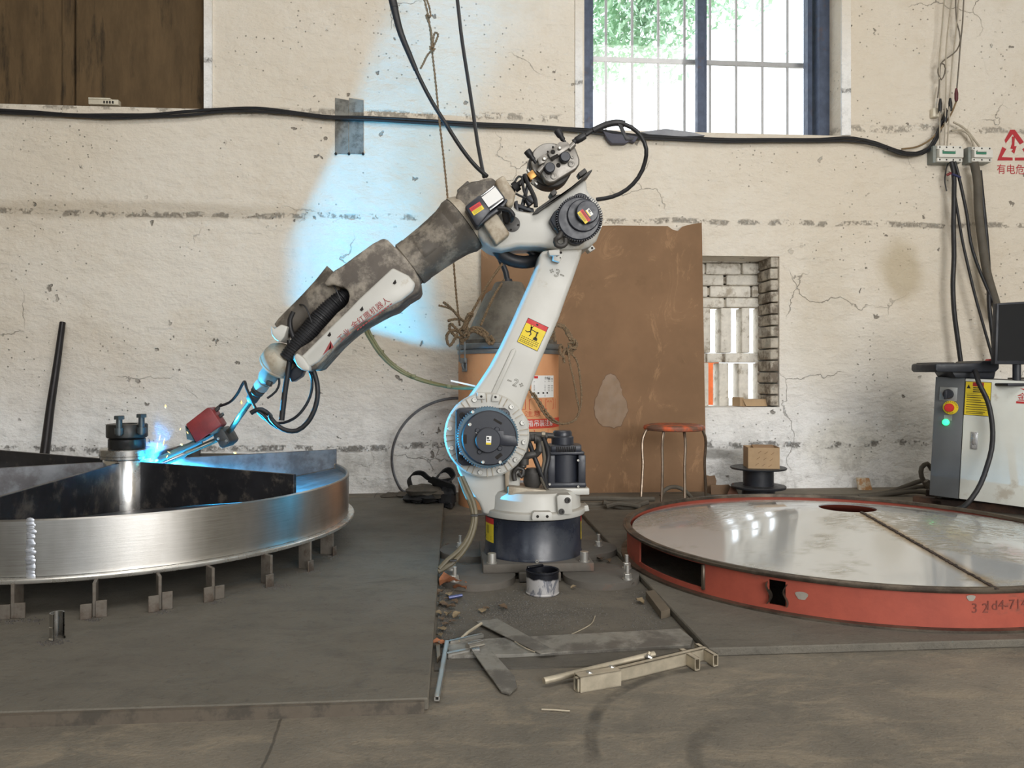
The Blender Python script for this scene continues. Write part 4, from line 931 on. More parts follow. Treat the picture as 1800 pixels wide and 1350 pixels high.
for x0, y0, x1, y1, r_ in [(868, 737, 882, 745, 2), (818, 764, 818, 780, 2.5), (872, 806, 882, 798, 3)]:
    dx, dy = x1-x0, y1-y0; l = math.hypot(dx, dy); nx, ny = -dy/l*r_, dx/l*r_; mb.px([(x0+nx, y0+ny), (x1+nx, y1+ny), (x1-nx, y1-ny), (x0-nx, y0-ny)], 2.4765, 2.48)
part('cover_slot', mb, m_seam, cv)
def sticker(par, cx, cy, wpx, hpx, ang, Y, kind):
    # flat printed sticker facing the viewer; ang in degrees clockwise
    mb = MB(); k = sc(cx, Y); ca_, sa_ = math.cos(math.radians(ang)), math.sin(math.radians(ang)); o_ = at(cx, cy, Y)
    def fn(l): return lambda u, v: o_+V(((u*ca_+v*sa_)*k, -l, (-u*sa_+v*ca_)*k))
    def q(u0, u1, v0, v1, l=0.): f = fn(l); mb.quad(f(u0, v0), f(u1, v0), f(u1, v1), f(u0, v1))
    h, w_ = hpx/2, wpx/2
    if kind == 'pinch':
        mb.mi = 2; q(-w_, w_, -h, h); mb.mi = 0; q(-w_+.8, w_-.8, -h+.8, h*.60, .0005); mb.mi = 1; q(-w_+.8, w_-.8, h*.60, h-.8, .0005)
        mb.mi = 2; f = fn(.001)
        def bar(u0, v0, u1, v1, r_): 
            d = math.hypot(u1-u0, v1-v0); a, b = -(v1-v0)/d*r_, (u1-u0)/d*r_; mb.quad(f(u0+a, v0+b), f(u1+a, v1+b), f(u1-a, v1-b), f(u0-a, v0-b))
        mb.add([f(-7+2*math.cos(i*.785), 10+2*math.sin(i*.785)) for i in range(8)], [tuple(range(8))])
        for b_ in [(-10, 14, -7, 10, .6), (-4, 14, -7, 10, .6), (-7, 10, -6, 3, 1.1), (-6, 3, -11, 0, .9), (-11, 0, -15, 1, .7), (-6, 3, -3, -1, .9), (-3, -1, -5, -5, .8), (-7, 7, 5, 6, .7), (5, 6, 8, 6.5, 1.2), (6, 5, 7, -4, 1.1), (3.5, -6, 11, -6, 2.0), (4.5, -3.5, 10, -3.5, 1.0)]: bar(*b_)
        q(-2, 2, h*.74, h*.86, .001)
        for v, u1 in ((-.42, .8), (-.56, .7), (-.70, .8), (-.82, .45)): 
            for g_ in range(9): 
                if -w_*.85+g_*3.8 < w_*u1: q(-w_*.85+g_*3.8, -w_*.85+g_*3.8+2.8, h*v-.55, h*v+.45, .001)
    elif kind == 'rating':
        mb.mi = 0; q(-w_, w_, -h, 0); mb.mi = 1; q(-w_, w_, 0, h); mb.mi = 2
        for v in (-.7, -.45, -.2, .35, .6): q(-w_*.8, w_*.7, h*v-.25, h*v+.25, .0004)
    else:
        mb.mi = 3; q(-w_, w_, -h, h); mb.mi = 2; q(-w_*.75, w_*.1, h*.3, h*.75, .0004); q(-w_*.7, w_*.6, -.1*h, .1*h, .0004); mb.mi = 0; q(-w_, w_, -h, -h*.55, .0004)
    return part({'pinch': 'warning_sticker', 'rating': 'rating_sticker'}.get(kind, 'small_label'), mb, [m_sticky, m_stickr, m_ink, m_stickw], par, 0)
sticker(cv, 859, 774, 9, 15, 3, 2.4575, 'tag')
# lower arm
YA = 2.60
mb = MB(); mb.px([(952, 440), (946, 462), (936, 490), (921, 523), (901, 568), (881, 610), (862, 645), (842, 675), (826, 697), (806, 720), (800, 745), (806, 790), (840, 826), (880, 826), (905, 790), (910, 745), (926, 697), (936, 672), (946, 646), (964, 603), (983, 559), (996, 522), (1008, 490), (1020, 455), (1026, 436)], YA, YA+.15, .014, 3)
arm = part('lower_arm', mb, m_rwhite)
mb = MB(); mb.px([(899, 615), (905, 612), (908, 616), (872, 694), (863, 692)], YA-.008, YA+.01, .004)
part('arm_rib', mb, m_rwhite, arm)
mb = MB(); mb.px([(839, 690), (852, 690), (853, 702), (838, 702)], 2.565, 2.60, .002); mb.px([(866, 693), (877, 693), (878, 706), (864, 706)], 2.565, 2.60, .002); o = part('stop_lug', mb, m_rwhite)
mb = MB()
for x, y in [(871, 698), (846, 697)]: mb.face(x, y, 2.566, 2.5645, 2.2, 12, 0)
part('hole', mb, m_seam, o)
def armtext(body, cx, cy, ang, h):
    k = sc(cx, YA)*h; ca_, sa_ = math.cos(math.radians(ang)), math.sin(math.radians(ang)); o_ = at(cx, cy, YA)
    mb = MB(); mb.text(body, 1, lambda u, v: o_+V(((u*ca_+v*sa_)*k, -.0008, (-u*sa_+v*ca_)*k)))
    mb.mi = 1; mb.text(body, .86, lambda u, v: o_+V(((u*ca_*1.07+v*sa_)*k, -.0014, (-u*sa_*1.07+v*ca_)*k)))
    part('axis_lettering', mb, [M('ink_grey', c3(110, 108, 100), .6), m_rwhite], arm, 0)
def strokes(cx, cy, ang, parts, wpx=.55):                  # outlined numerals
    ca_, sa_ = math.cos(math.radians(ang)), math.sin(math.radians(ang)); mb = MB(); k = sc(cx, YA); o_ = at(cx, cy, YA)
    f = lambda u, v: o_+V(((u*ca_+v*sa_)*k, -.0007, (-u*sa_+v*ca_)*k))
    for P in parts:
        for (u0, v0), (u1, v1) in zip(P, P[1:]):
            d = math.hypot(u1-u0, v1-v0) or 1; a, b = -(v1-v0)/d*wpx, (u1-u0)/d*wpx; mb.quad(f(u0+a, v0+b), f(u1+a, v1+b), f(u1-a, v1-b), f(u0-a, v0-b))
    part('axis_lettering', mb, M('ink_grey', c3(120, 118, 108), .6), arm, 0)
def outl(P, w_):                                          # outline of a polyline stroke of half width w_
    L_, R_ = [], []
    for i, (x, y) in enumerate(P):
        a = P[max(i-1, 0)]; b = P[min(i+1, len(P)-1)]; dx, dy = b[0]-a[0], b[1]-a[1]; d = math.hypot(dx, dy); L_.append((x-dy/d*w_, y+dx/d*w_)); R_.append((x+dy/d*w_, y-dx/d*w_))
    return L_+R_[::-1]+[L_[0]]
three = [(-3, 5), (0, 6), (2.5, 4.5), (2, 1.5), (-.5, .4), (2.6, -1), (2.6, -4), (0, -6), (-3, -5)]
two = [(-3, 4), (-1, 6), (2, 5.5), (3, 3), (1.5, 0), (-3, -5.5), (3.5, -5.5)]
plus = [(-3.4, .8), (-.8, .8), (-.8, 3.4), (.8, 3.4), (.8, .8), (3.4, .8), (3.4, -.8), (.8, -.8), (.8, -3.4), (-.8, -3.4), (-.8, -.8), (-3.4, -.8), (-3.4, .8)]
sh_ = lambda P, dx: [(x+dx, y) for x, y in P]
strokes(979, 480, 22, [sh_(plus, -10), outl(three, 1.1), sh_([(-3.4, .8), (3.4, .8), (3.4, -.8), (-3.4, -.8), (-3.4, .8)], 10)], .4)
strokes(906, 673, 20, [sh_(plus, 11), outl(two, 1.1), sh_([(-3.4, .8), (3.4, .8), (3.4, -.8), (-3.4, -.8), (-3.4, .8)], -11)], .4)
sticker(arm, 936.5, 588, 40, 47, 25, YA-.0008, 'pinch')
# elbow casting
YE = 2.615
mb = MB(); mb.px([(838, 408), (846, 384), (872, 352), (898, 352), (906, 368), (935, 373), (962, 362), (1006, 331), (1031, 312), (1034, 338), (1052, 352), (1060, 372), (1060, 396), (1050, 422), (1034, 436), (1012, 441), (985, 440), (950, 433), (912, 433), (882, 440), (862, 436), (848, 424)], YE, YE+.17, .016, 3)
elbow = part('elbow_casting', mb, m_rwhite)
mb = MB(); mb.px([(849, 393), (873, 374), (897, 411), (872, 431)], YE-.045, YE+.02, .008, 3); part('gear_box', mb, m_rwhite2, elbow)
mb = MB(); mb.px([(964, 440), (984, 438), (984, 449), (966, 449)], 2.56, 2.61, .002); mb.px([(973, 446), (982, 440), (991, 446), (984, 461), (972, 457)], 2.568, 2.61, .002); mb.px([(1033, 438), (1041, 430), (1047, 437), (1037, 443)], 2.58, 2.63, .002); o = part('stop_lug', mb, m_rwhite)
mb = MB(); mb.face(986, 444, 2.569, 2.5665, 2.2, 12, 0); mb.face(1041, 436, 2.581, 2.5785, 1.9, 12, 0); mb.face(979, 450, 2.569, 2.5665, 1, 10, 0); mb.face(985, 453, 2.569, 2.5665, 1.1, 10, 0); part('hole', mb, m_seam, o)
mb = MB(); mb.px([(966, 386), (974, 372), (1012, 341), (1020, 338), (1030, 341), (1040, 352), (1052, 372), (1059, 392), (1057, 400), (1050, 408), (1022, 428), (1013, 430), (1004, 426), (994, 414), (984, 412), (974, 400)], 2.575, YE+.01, .006, 3)
em = part('elbow_motor', mb, m_motor, elbow)
mb = MB(); mb.face(1018, 384, 2.58, 2.545, 38, 56, .004)
for i in range(60):
    a = 2*PI*i/60; mb.px([(1019+rr_*math.cos(a+e_), 383+rr_*math.sin(a+e_)) for rr_, e_ in ((36, -.02), (41, -.02), (41, .02), (36, .02))], 2.552, 2.574)
mb.px([(984, 402), (1004, 386), (1018, 402), (1000, 418)], 2.55, 2.58, .003); part('fin_ring', mb, m_motor, elbow)
mb = MB(); mb.face(1033, 372, 2.55, 2.515, 20, 44, .003); mb.face(1026, 378, 2.55, 2.535, 29, 44, .003); ec = part('encoder_cap', mb, m_motor, elbow)
mb = MB()
for x, y in [(991, 366), (1006, 376), (1029, 350), (1055, 374), (1017, 395), (1032, 401), (1009, 415), (987, 408), (1055, 397)]: mb.socket(at(x, y, 2.545 if 1000 < x < 1050 and y > 352 and y < 402 else 2.575), FWD, .005, .006)
part('screw', mb, m_zinc, elbow)
mb = MB(); mb.tube([at(987, 408, 2.56), at(984, 416, 2.545), at(977, 421, 2.55), at(978, 430, 2.555), at(986, 433, 2.555), at(994, 429, 2.555), at(994, 420, 2.56)], .009, 10, .012); part('cable_loop', mb, m_fdark, elbow)
sticker(elbow, 1026.5, 380.5, 24, 12, 53, 2.5142, 'rating'); sticker(elbow, 1036, 373.5, 13, 8, 53, 2.5142, 'tag')
# back housing and drive motors of the forearm
mb = MB(); mb.px([(800, 352), (803, 336), (812, 327), (828, 318), (842, 316), (850, 313), (866, 310), (876, 322), (872, 350), (846, 392), (820, 380)], 2.64, 2.80, .014, 3); mb.px([(803, 334), (822, 317), (827, 322), (806, 338)], 2.70, 2.76, .003)
part('drive_housing', mb, m_fore)
mb = MB(); mb.px([(870, 317), (885, 307), (907, 340), (902, 360), (892, 365), (874, 330)], 2.57, 2.75, .008, 3); part('end_cover', mb, m_rwhite2)
YM = 2.545
mb = MB(); mb.px([(817, 363), (843, 342), (863, 370), (840, 398), (836, 395)], YM, YM+.10, .005, 2); mb.px([(836, 390), (856, 377), (884, 356), (889, 348), (893, 352), (882, 368), (866, 378), (848, 393), (839, 399)], YM+.01, YM+.10, .003)
fm = part('wrist_motor', mb, m_motor)
mb = MB(); mb.px([(843, 344), (868, 325), (872, 326), (888, 347), (886, 352), (861, 372), (856, 369)], YM+.006, YM+.09, .004); part('motor_body', mb, m_motor, fm)
mb = MB()
for P in ([(844, 344.5), (868, 326), (869, 328), (846, 346)], [(859, 368), (884, 349), (885.5, 351.5), (861, 371)]): mb.px(P, YM+.002, YM+.01, .0008)
part('motor_rail', mb, m_bright, fm)
mb = MB(); mb.px([(846.5, 347), (870.5, 328.5), (884.5, 347), (859, 364.5)], YM-.0006, YM+.008); part('rating_plate', mb, m_stickw, fm, 0)
sticker(fm, 838, 366.5, 22, 15, -34, YM-.0012, 'rating')
mb = MB(); mb.px([(900.5+14*math.cos(i*PI/12), 393.5+14*math.sin(i*PI/12)) for i in range(24)], YE-.004, YE+.004, .001); o = part('round_cover', mb, m_fdark, elbow)
mb = MB()
for x, y in [(888, 391), (911, 395.5), (898, 404)]: mb.socket(at(x, y, YE-.004), FWD, .0035, .003)
part('screw', mb, m_seam, o)
mb = MB(); mb.tube([at(876, 366, YM+.01), at(886, 367, YM+.005), at(896, 370, YM), at(902, 378, YM), at(898, 388, YM+.03)], .008, 10, .012); mb.cyl(at(889, 371, YM+.03), at(892, 388, YM+.05), .014, .016, 16); part('motor_plug', mb, m_rubber)
# forearm: tapered tube
A_ = at(815, 394, 2.71); kf = sc(815, 2.71); D2 = (-.80, .60)
fax = at(815+D2[0]*100, 394+D2[1]*100, 2.71)-A_; fax.normalize()
fs = lambda s_: A_+fax*(s_*kf)
mb = MB(); mb.lathe([(0, -16*kf), (47*kf, -16*kf), (51.5*kf, -6*kf), (52*kf, -1*kf)], A_, fax, 56); part('flange_collar', mb, m_rwhite2)
mb = MB(); mb.lathe([(50*kf, -1.6*kf), (50*kf, .3*kf)], A_, fax, 56); part('joint_gap', mb, m_seam)
mb = MB(); mb.lathe([(0, 0), (51.5*kf, 0), (52*kf, 2*kf), (52*kf, 10*kf), (50*kf, 14*kf), (46.5*kf, 26*kf), (44*kf, 45*kf), (42*kf, 70*kf), (40.5*kf, 104*kf), (41.5*kf, 104*kf), (41.5*kf, 118*kf), (39*kf, 120*kf), (39*kf, 150*kf), (0, 150*kf)], A_, fax, 64)
fore = part('forearm_tube', mb, m_fore)
# raised long panel on the tube, facing the viewer
def fpt(s_, a, r): 
    u = V((fax.z, 0, -fax.x)); u = u if u.z > 0 else -u          # upward normal in the arm's plane
    return A_+fax*(s_*kf)+(u*math.sin(a)+V((0, -1, 0))*math.cos(a))*(r*kf)
mb = MB(); pan = []
NS, NA = 12, 10
for i in range(NS+1):
    for j in range(NA+1):
        s_ = 18+80*i/NS; rr_ = 47-7*min(1, max(0, (s_-20)/45)) + 2.2
        if i in (0, NS) or j in (0, NA): rr_ -= 4
        pan.append(fpt(s_, -.42+1.35*j/NA, rr_))
mb.add(pan, [(i*(NA+1)+j, i*(NA+1)+j+1, (i+1)*(NA+1)+j+1, (i+1)*(NA+1)+j) for i in range(NS) for j in range(NA)]); part('tube_panel', mb, m_fore, fore, 60)
# wrist cover with its fork
YC = 2.605
body = [(672, 419), (680, 420), (692, 432), (712, 452), (728, 473), (737, 490), (739, 506), (736, 514), (716, 526), (696, 543), (680, 549), (663, 558), (643, 569), (623, 582), (606, 596), (592, 609), (574, 629), (557, 648), (547, 652), (534, 650), (522, 643), (514, 631), (517, 621), (528, 611), (546, 600), (557, 590), (566, 579), (578, 566), (592, 550), (607, 538), (612, 530), (614, 520), (611, 510), (604, 505), (594, 503), (585, 500), (575, 503), (569, 499), (576, 488), (588, 475), (603, 466), (630, 446), (655, 428)]
mb = MB(); mb.px(body, YC, YC+.20, .016, 3)
cover = part('forearm_cover', mb, m_fore2)
mb = MB(); mb.px([(690, 470), (718, 484), (730, 498), (726, 512), (706, 528), (690, 536), (662, 552), (624, 574), (600, 592), (580, 614), (560, 636), (545, 645), (530, 642), (522, 632), (536, 620), (558, 598), (590, 566), (612, 545), (632, 524), (658, 500)], YC-.010, YC+.02, .008, 3); part('cover_stripe', mb, m_rwhite, cover, 38, 'paler white lower side of the cover with red lettering')
mb = MB()
for x, y in [(694, 496), (636, 543), (579, 588)]: mb.px([(x-4, y+2), (x+1, y-5), (x+3, y+1), (x, y+4)], YC-.0125, YC-.004, .001)
part('cover_clip', mb, m_seam, cover)
def ctext(body, cx, cy, ang, h, lift=.0115, sl=0):
    k = sc(cx, YC)*h; ca_, sa_ = math.cos(math.radians(ang)), math.sin(math.radians(ang)); o_ = at(cx, cy, YC)
    return lambda u, v: o_+V(((u*ca_+v*sa_)*k, -lift, (-u*sa_+v*ca_)*k))
mb = MB(); P0, P1 = (624, 575), (683, 529); ang = -math.degrees(math.atan2(P0[1]-P1[1], P1[0]-P0[0]))
mb.text('金红鹰机器人', 1, ctext('', 652, 551, ang, 13.5)); f = ctext('', 658, 558, ang, 1); [mb.quad(f(u, -1), f(u+4.4, -1), f(u+4.4, 1), f(u, 1)) for u in range(-37, 37, 6)]
mb.text('工业', 1, ctext('', 606, 590, ang-6, 13.5))
f = ctext('', 577, 612, ang-10, 1)
for P in ([(-16, -2), (14, 5), (4, -4)], [(-2, -3.5), (12, 3), (8, -7)]): mb.add([f(u, v) for u, v in P], [(0, 1, 2)])
part('lettering', mb, M('worn_red_letters', c3(150, 62, 62), .6, 0, .2), cover, 0)
# upper tine: dusty rounded beam
mb = MB(); a = at(588, 487, 2.70); b = at(494, 577, 2.70); k = kf
mb.tube([at(596, 486, 2.70), at(572, 512, 2.70), at(545, 538, 2.70), at(518, 562, 2.70), at(503, 575, 2.70), at(495, 582, 2.70)], lambda s_: (27-9*s_-6*max(0, s_-.8))*kf, 20, .02); part('wrist_fork', mb, m_fore)
mb = MB(); mb.px([(476, 572), (482, 578), (494, 570), (506, 574), (500, 592), (492, 602), (483, 596), (477, 588)], 2.63, 2.74, .006, 3); part('fork_tip', mb, m_rwhite)
mb = MB(); mb.px([(516, 628), (521, 620), (533, 628), (545, 645), (544, 653), (531, 651), (521, 643)], 2.575, 2.70, .006, 3); part('fork_tip', mb, m_rwhite)
# corrugated hose between the tines
mb = MB(); P = smoothpath([at(612, 512, 2.70), at(590, 530, 2.69), at(565, 557, 2.68), at(542, 585, 2.67), at(520, 612, 2.67), at(506, 632, 2.67)], .0022)
nP = len(P); mb.tube(P, lambda s_: (18-3*s_)*kf*(1+.05*(1 if int(s_*(nP-1)) % 4 < 2 else -1)), 20, 1, False); part('corrugated_hose', mb, m_rubber, None, 0)
mb = MB()
for s0, s1 in [((566, 497), (600, 530)), ((519, 536), (548, 566))]:
    mb.tube([at(*s0, 2.70), at((s0[0]+s1[0])/2+5, (s0[1]+s1[1])/2-9, 2.62), at(*s1, 2.62)], .0028, 6, .01)
part('cable_tie', mb, m_rubber)
# wrist, torch holder, torch
YT0, YT1 = 2.70, 2.90
tx = [(495, 632), (425, 727)]
a = at(500, 622, 2.69); b = at(424, 728, 2.86); tax = (b-a).normalized(); L_ = (b-a).length; kw = sc(480, 2.74)
tp = lambda s_: a+tax*(L_*s_)
mb = MB(); mb.lathe([(0, -.01), (22*kw, -.008), (29*kw, .008), (31*kw, .03), (31*kw, .048), (29*kw, .05), (31*kw, .054), (31*kw, .060), (24*kw, .064), (0, .064)], tp(0), tax, 32); part('wrist', mb, m_rwhite2)
mb = MB(); mb.px([(505, 655), (524, 640), (534, 648), (528, 662), (512, 672)], 2.67, 2.74, .004); part('wrist_plug', mb, m_motor)
mb = MB(); mb.lathe([(16*kw, .062), (16.5*kw, .066), (16.5*kw, .128), (14*kw, .133), (14*kw, .142), (10*kw, .144), (10*kw, .154), (12.5*kw, .156), (13*kw, .182), (11*kw, .186), (0, .186)], tp(0), tax, 28); part('torch_mount', mb, M('pale_grey_mount', c3(168, 172, 168), .4, .3))
mb = MB(); mb.px([(469, 668), (477, 672), (474, 680), (466, 676)], 2.69, 2.72, .001)
mb.lathe([(0, .186), (10*kw, .186), (10*kw, .190), (12*kw, .192), (12*kw, .198), (10*kw, .200), (11.5*kw, .204), (11.5*kw, .210), (9.5*kw, .214), (9*kw, .222), (10.5*kw, .226), (10.5*kw, .250), (6*kw, .262), (0, .262)], tp(0), tax, 28); torch = part('torch_body', mb, m_fdark)
mb = MB(); q0 = tp(.97); dN = V((math.cos(.37)*math.cos(.40), math.sin(.37)*math.cos(.40), math.sin(.40))); tip = ARC+dN*.0205
neck = [tp(.78), tp(.9), tp(1.0), at(413, 744, 2.94), at(402, 758, 3.03), ARC+dN*.27, ARC+dN*.22, ARC+dN*.15]
mb.tube(neck, .0105, 14, .012); part('swan_neck', mb, M('neck_steel', c3(128, 124, 112), .35, .7), torch)
mb = MB(); n0 = neck[-1]; d = (tip-n0).normalized(); Ln = (tip-n0).length
mb.lathe([(0, -.004), (.011, -.004), (.0145, .004), (.0145, Ln*.72), (.0122, Ln), (.0100, Ln), (.0095, Ln*.86), (.004, Ln*.86), (.0035, Ln*1.02), (0, Ln*1.02)], n0, d, 24); part('nozzle', mb, M('nozzle_metal', c3(150, 146, 140), .3, .8), torch)
# clamp and red seam tracker box
mb = MB(); mb.px([(374, 760), (384, 752), (392, 756), (397, 763), (404, 776), (401, 781), (393, 788), (386, 784), (383, 778), (376, 772)], 2.985, 3.11, .003); mb.px([(383, 778), (396, 772), (400, 780), (391, 788), (386, 785)], 2.98, 3.10, .002); o = part('torch_clamp', mb, m_fdark)
mb = MB()
for x, y in [(384, 771), (398, 775)]: mb.socket(at(x, y, 2.985), FWD, .005, .005)
part('screw', mb, m_zinc, o)
mb = MB(); mb.px([(326, 746), (362, 718), (367, 716), (372, 720), (389, 746), (387, 750), (346, 778), (343, 776)], 2.955, 3.03, .004, 2); tr_b = part('tracker_box', mb, M('dark_red_paint', c3(128, 44, 44), .45, 0, .2, 20), None, 38, 'dark red seam tracker box by the torch')
mb = MB(); mb.px([(325, 748), (333, 756), (343, 777), (386, 750), (381, 760), (372, 765), (350, 778), (342, 776), (328, 772)], 2.958, 3.025, .002); part('box_shroud', mb, M('teal_grey', c3(80, 100, 104), .5, .2), tr_b)
mb = MB(); mb.px([(376, 722), (383, 716), (385, 719), (378, 726)], 2.985, 3.005, .002); mb.px([(382, 731), (390, 725), (392, 730), (385, 736)], 2.985, 3.005, .002); mb.cyl(at(376, 723, 2.995), at(390, 710, 2.995), .007, .005, 12); part('connector', mb, m_fdark, tr_b)
mb = MB(); mb.tube([at(386, 714, 2.995), at(402, 708, 2.97), at(416, 694, 2.92), at(427, 674, 2.86), at(429, 671, 2.85), at(434, 684, 2.80), at(442, 702, 2.77), at(453, 724, 2.76), at(468, 738, 2.74), at(489, 744, 2.73), at(516, 736, 2.72), at(538, 712, 2.72), at(547, 690, 2.72), at(548, 664, 2.72), at(541, 645, 2.70)], .0052, 8, .015); part('sensor_cable', mb, m_rubber, tr_b)
e0 = ARC+V((.055, -.012, .042)); mb = MB(); g0 = at(354, 774, 2.99); gd = e0-g0
mb.tube([g0, g0+gd*.55, e0], .0125, 12, .02); part('shield_tube', mb, M('teal_tube', c3(104, 122, 126), .4, .4), tr_b)
# torch hoses
for P, r_, nm in [([(441, 726), (450, 721), (460, 720), (472, 728), (478, 738), (490, 750), (505, 757), (522, 757), (540, 743), (552, 722), (558, 698), (557, 672), (548, 645), (532, 618), (520, 600), (511, 580), (510, 562), (516, 548)], .0085, 'gas_hose'), ([(452, 722), (462, 729), (476, 744), (488, 752)], .006, 'gas_hose'),
                  ([(509, 598), (510, 622), (507, 650), (502, 680), (498, 712), (495, 739)], .0095, 'strap_hose'), ([(490, 662), (491, 674), (485, 688), (470, 700)], .004, 'gas_hose')]:
    mb = MB(); n_ = len(P); mb.tube([at(x, y, 2.66+(.06 if i < 4 and nm == 'gas_hose' else 0)) for i, (x, y) in enumerate(P)], r_, 10, .015); part(nm, mb, m_rubber)
mb = MB()
for dx, r_ in ((0, .0075), (5, .006)):
    mb.tube([at(640+dx, 560, 2.82), at(641+dx, 576, 2.82), at(652+dx, 598, 2.84), at(668+dx, 622, 2.86), at(692+dx, 645, 2.88), at(722+dx, 662, 2.9), at(760+dx, 674, 2.9), at(800, 681, 2.86), at(838, 682, 2.80)], r_, 8, .03)
for x, y in [(671, 618), (727, 661), (789, 679)]: mb.rbox(at(x, y, 2.87), (.016, .03, .012), .002)
part('gas_line', mb, M('olive_hose', c3(122, 116, 78), .5, 0, .2))
mb = MB(); mb.box(at(814, 674, 2.7), (.09, .002, .006), Matrix.Rotation(.22, 3, 'Y')); part('tie_tail', mb, m_stickw)
# sleeved conduit below the elbow
mb = MB(); mb.tube([at(874, 436, 2.70), at(882, 448, 2.70), at(898, 457, 2.71), at(918, 461, 2.72), at(938, 458, 2.74), at(950, 450, 2.76)], .0235, 14, .015); mb.tube([at(922, 432, 2.74), at(930, 440, 2.74), at(942, 452, 2.74)], .012, 10, .015); part('sleeved_conduit', mb, m_rubber)
# ---- wire feeder
YF_ = 2.64
mb = MB(); mb.px([(936, 376), (944, 366), (964, 352), (976, 343), (990, 340), (1020, 315), (1033, 302), (1038, 299), (1042, 297), (1040, 302), (1030, 312), (1000, 334), (972, 354), (946, 374)], 2.595, 2.70, .003); mb.px([(967, 338), (975, 332), (980, 338), (972, 345)], 2.59, 2.66, .002); mb.px([(1016, 304), (1028, 295), (1033, 302), (1020, 311)], 2.615, 2.66, .002); part('feeder_bracket', mb, m_fdark)
mb = MB(); mb.face(968, 290, 2.74, 2.665, 39, 48, .004); feeder = part('feeder_drum', mb, m_fdark)
mb = MB(); mb.face(966, 284, 2.667, 2.655, 33, 48, .003); part('feeder_dial', mb, M('pale_dial', c3(150, 146, 140), .4, .3), feeder)
mb = MB(); mb.px([(946, 277), (960, 270), (984, 250), (1000, 256), (1011, 258), (1015, 268), (1019, 279), (1019, 289), (1013, 297), (975, 320), (966, 322), (958, 318), (951, 306)], YF_-.02, 2.66, .006, 3); fp = part('feeder_plate', mb, m_fgrey, feeder)
mb = MB(); mb.px([(962, 268), (984, 249), (998, 249), (1004, 258), (990, 268), (972, 282), (966, 276)], YF_-.035, YF_-.015, .003); mb.px([(944, 279), (958, 270), (964, 276), (958, 286), (948, 290)], YF_-.035, YF_-.015, .003); mb.cyl(at(946, 303, YF_-.025), at(955, 293, YF_-.025), .010, None, 14); mb.cyl(at(1000, 262, YF_-.025), at(1009, 253, YF_-.025), .010, None, 14); part('pressure_arm', mb, m_fgrey, feeder)
mb = MB(); mb.face(967, 294, YF_-.02, YF_-.05, 9.2, 28, .003); mb.face(994, 275, YF_-.02, YF_-.05, 9.2, 28, .003); part('feed_roller', mb, m_motor, feeder)
mb = MB()
for x, y in [(957, 279), (984, 260)]: mb.face(x, y, YF_-.03, YF_-.042, 3.6, 16, .002); mb.face(x, y, YF_-.042, YF_-.048, 2.3, 6, .001)
part('roller_screw', mb, m_zinc, feeder)
mb = MB()
for x, y, r_ in [(973, 310, 5.6), (1004, 288.5, 5.6), (1006, 276.5, 3), (961, 309, 2.5)]: mb.socket(at(x, y, YF_-.02), FWD, r_*.002, .004)
part('plate_screw', mb, m_fgrey, feeder)
mb = MB(); mb.face(981.5, 290.5, YF_-.019, YF_-.0215, 4, 18, 0); mb.face(972, 267, YF_-.034, YF_-.0365, 4, 18, 0); mb.face(963, 266.5, YF_-.034, YF_-.0365, 1.8, 12, 0); mb.face(972, 258.5, YF_-.034, YF_-.0365, 2, 12, 0); mb.px([(968, 276), (980, 270), (983, 274), (971, 282)], YF_-.036, YF_-.03, .001); part('plate_hole', mb, m_seam, feeder)
for (x0, y0, x1, y1) in [(926, 265, 938, 281), (979, 229, 990, 246)]:
    mb = MB(); a = at(x0, y0, YF_-.02); b = at(x1, y1, YF_-.02); d = (b-a).normalized(); L_ = (b-a).length
    mb.lathe([(0, 0), (.0125, 0), (.0135, .003), (.0125, L_*.55), (.009, L_*.7), (.009, L_), (.006, L_), (.006, L_+.014), (0, L_+.014)], a, d, 16); part('pressure_knob', mb, m_rubber, feeder)
mb = MB(); a = at(1008, 250, 2.64); b = at(1034, 235, 2.64); d = (b-a).normalized(); mb.lathe([(0, 0), (.010, 0), (.0095, .008), (.0125, .012), (.0135, .03), (.0125, .046), (.006, .05), (.0055, .066), (0, .066)], a, d, 18); part('inlet_connector', mb, m_rubber, feeder)
mb = MB(); mb.px([(926, 306), (936, 298), (944, 309), (933, 317)], 2.62, 2.655, .002); part('brass_fitting', mb, m_brass, feeder)
mb = MB(); mb.cyl(at(934, 314, 2.635), at(944, 325, 2.635), .006, None, 12); mb.cyl(at(936, 318, 2.635), at(940, 322, 2.635), .011, None, 6); mb.cyl(at(927, 298, 2.635), at(930, 303, 2.635), .006, None, 10); part('fitting_nut', mb, m_zinc, feeder)
mb = MB(); a = at(931, 309, 2.64); b = at(898, 335, 2.66); d = b-a
mb.tube([a, a.lerp(b, .5), b], .010, 10, .02); L_ = d.length; d.normalize()
for s0, s1, r_ in [(.012, .028, .016), (.05, .07, .019), (.072, .085, .015)]: mb.cyl(a+d*s0, a+d*s1, r_, None, 16, .001)
part('torch_coupling', mb, m_rubber, feeder)
for P, r_ in [([(922, 306), (926, 318), (934, 335), (941, 352), (942, 364)], .0075), ([(918, 318), (921, 335), (930, 352), (936, 356)], .005), ([(905, 320), (912, 310), (918, 312), (914, 325)], .004), ([(906, 340), (916, 345), (924, 348)], .004)]:
    mb = MB(); mb.tube([at(x, y, 2.62) for x, y in P], r_, 8, .012); part('feeder_cable', mb, m_rubber)
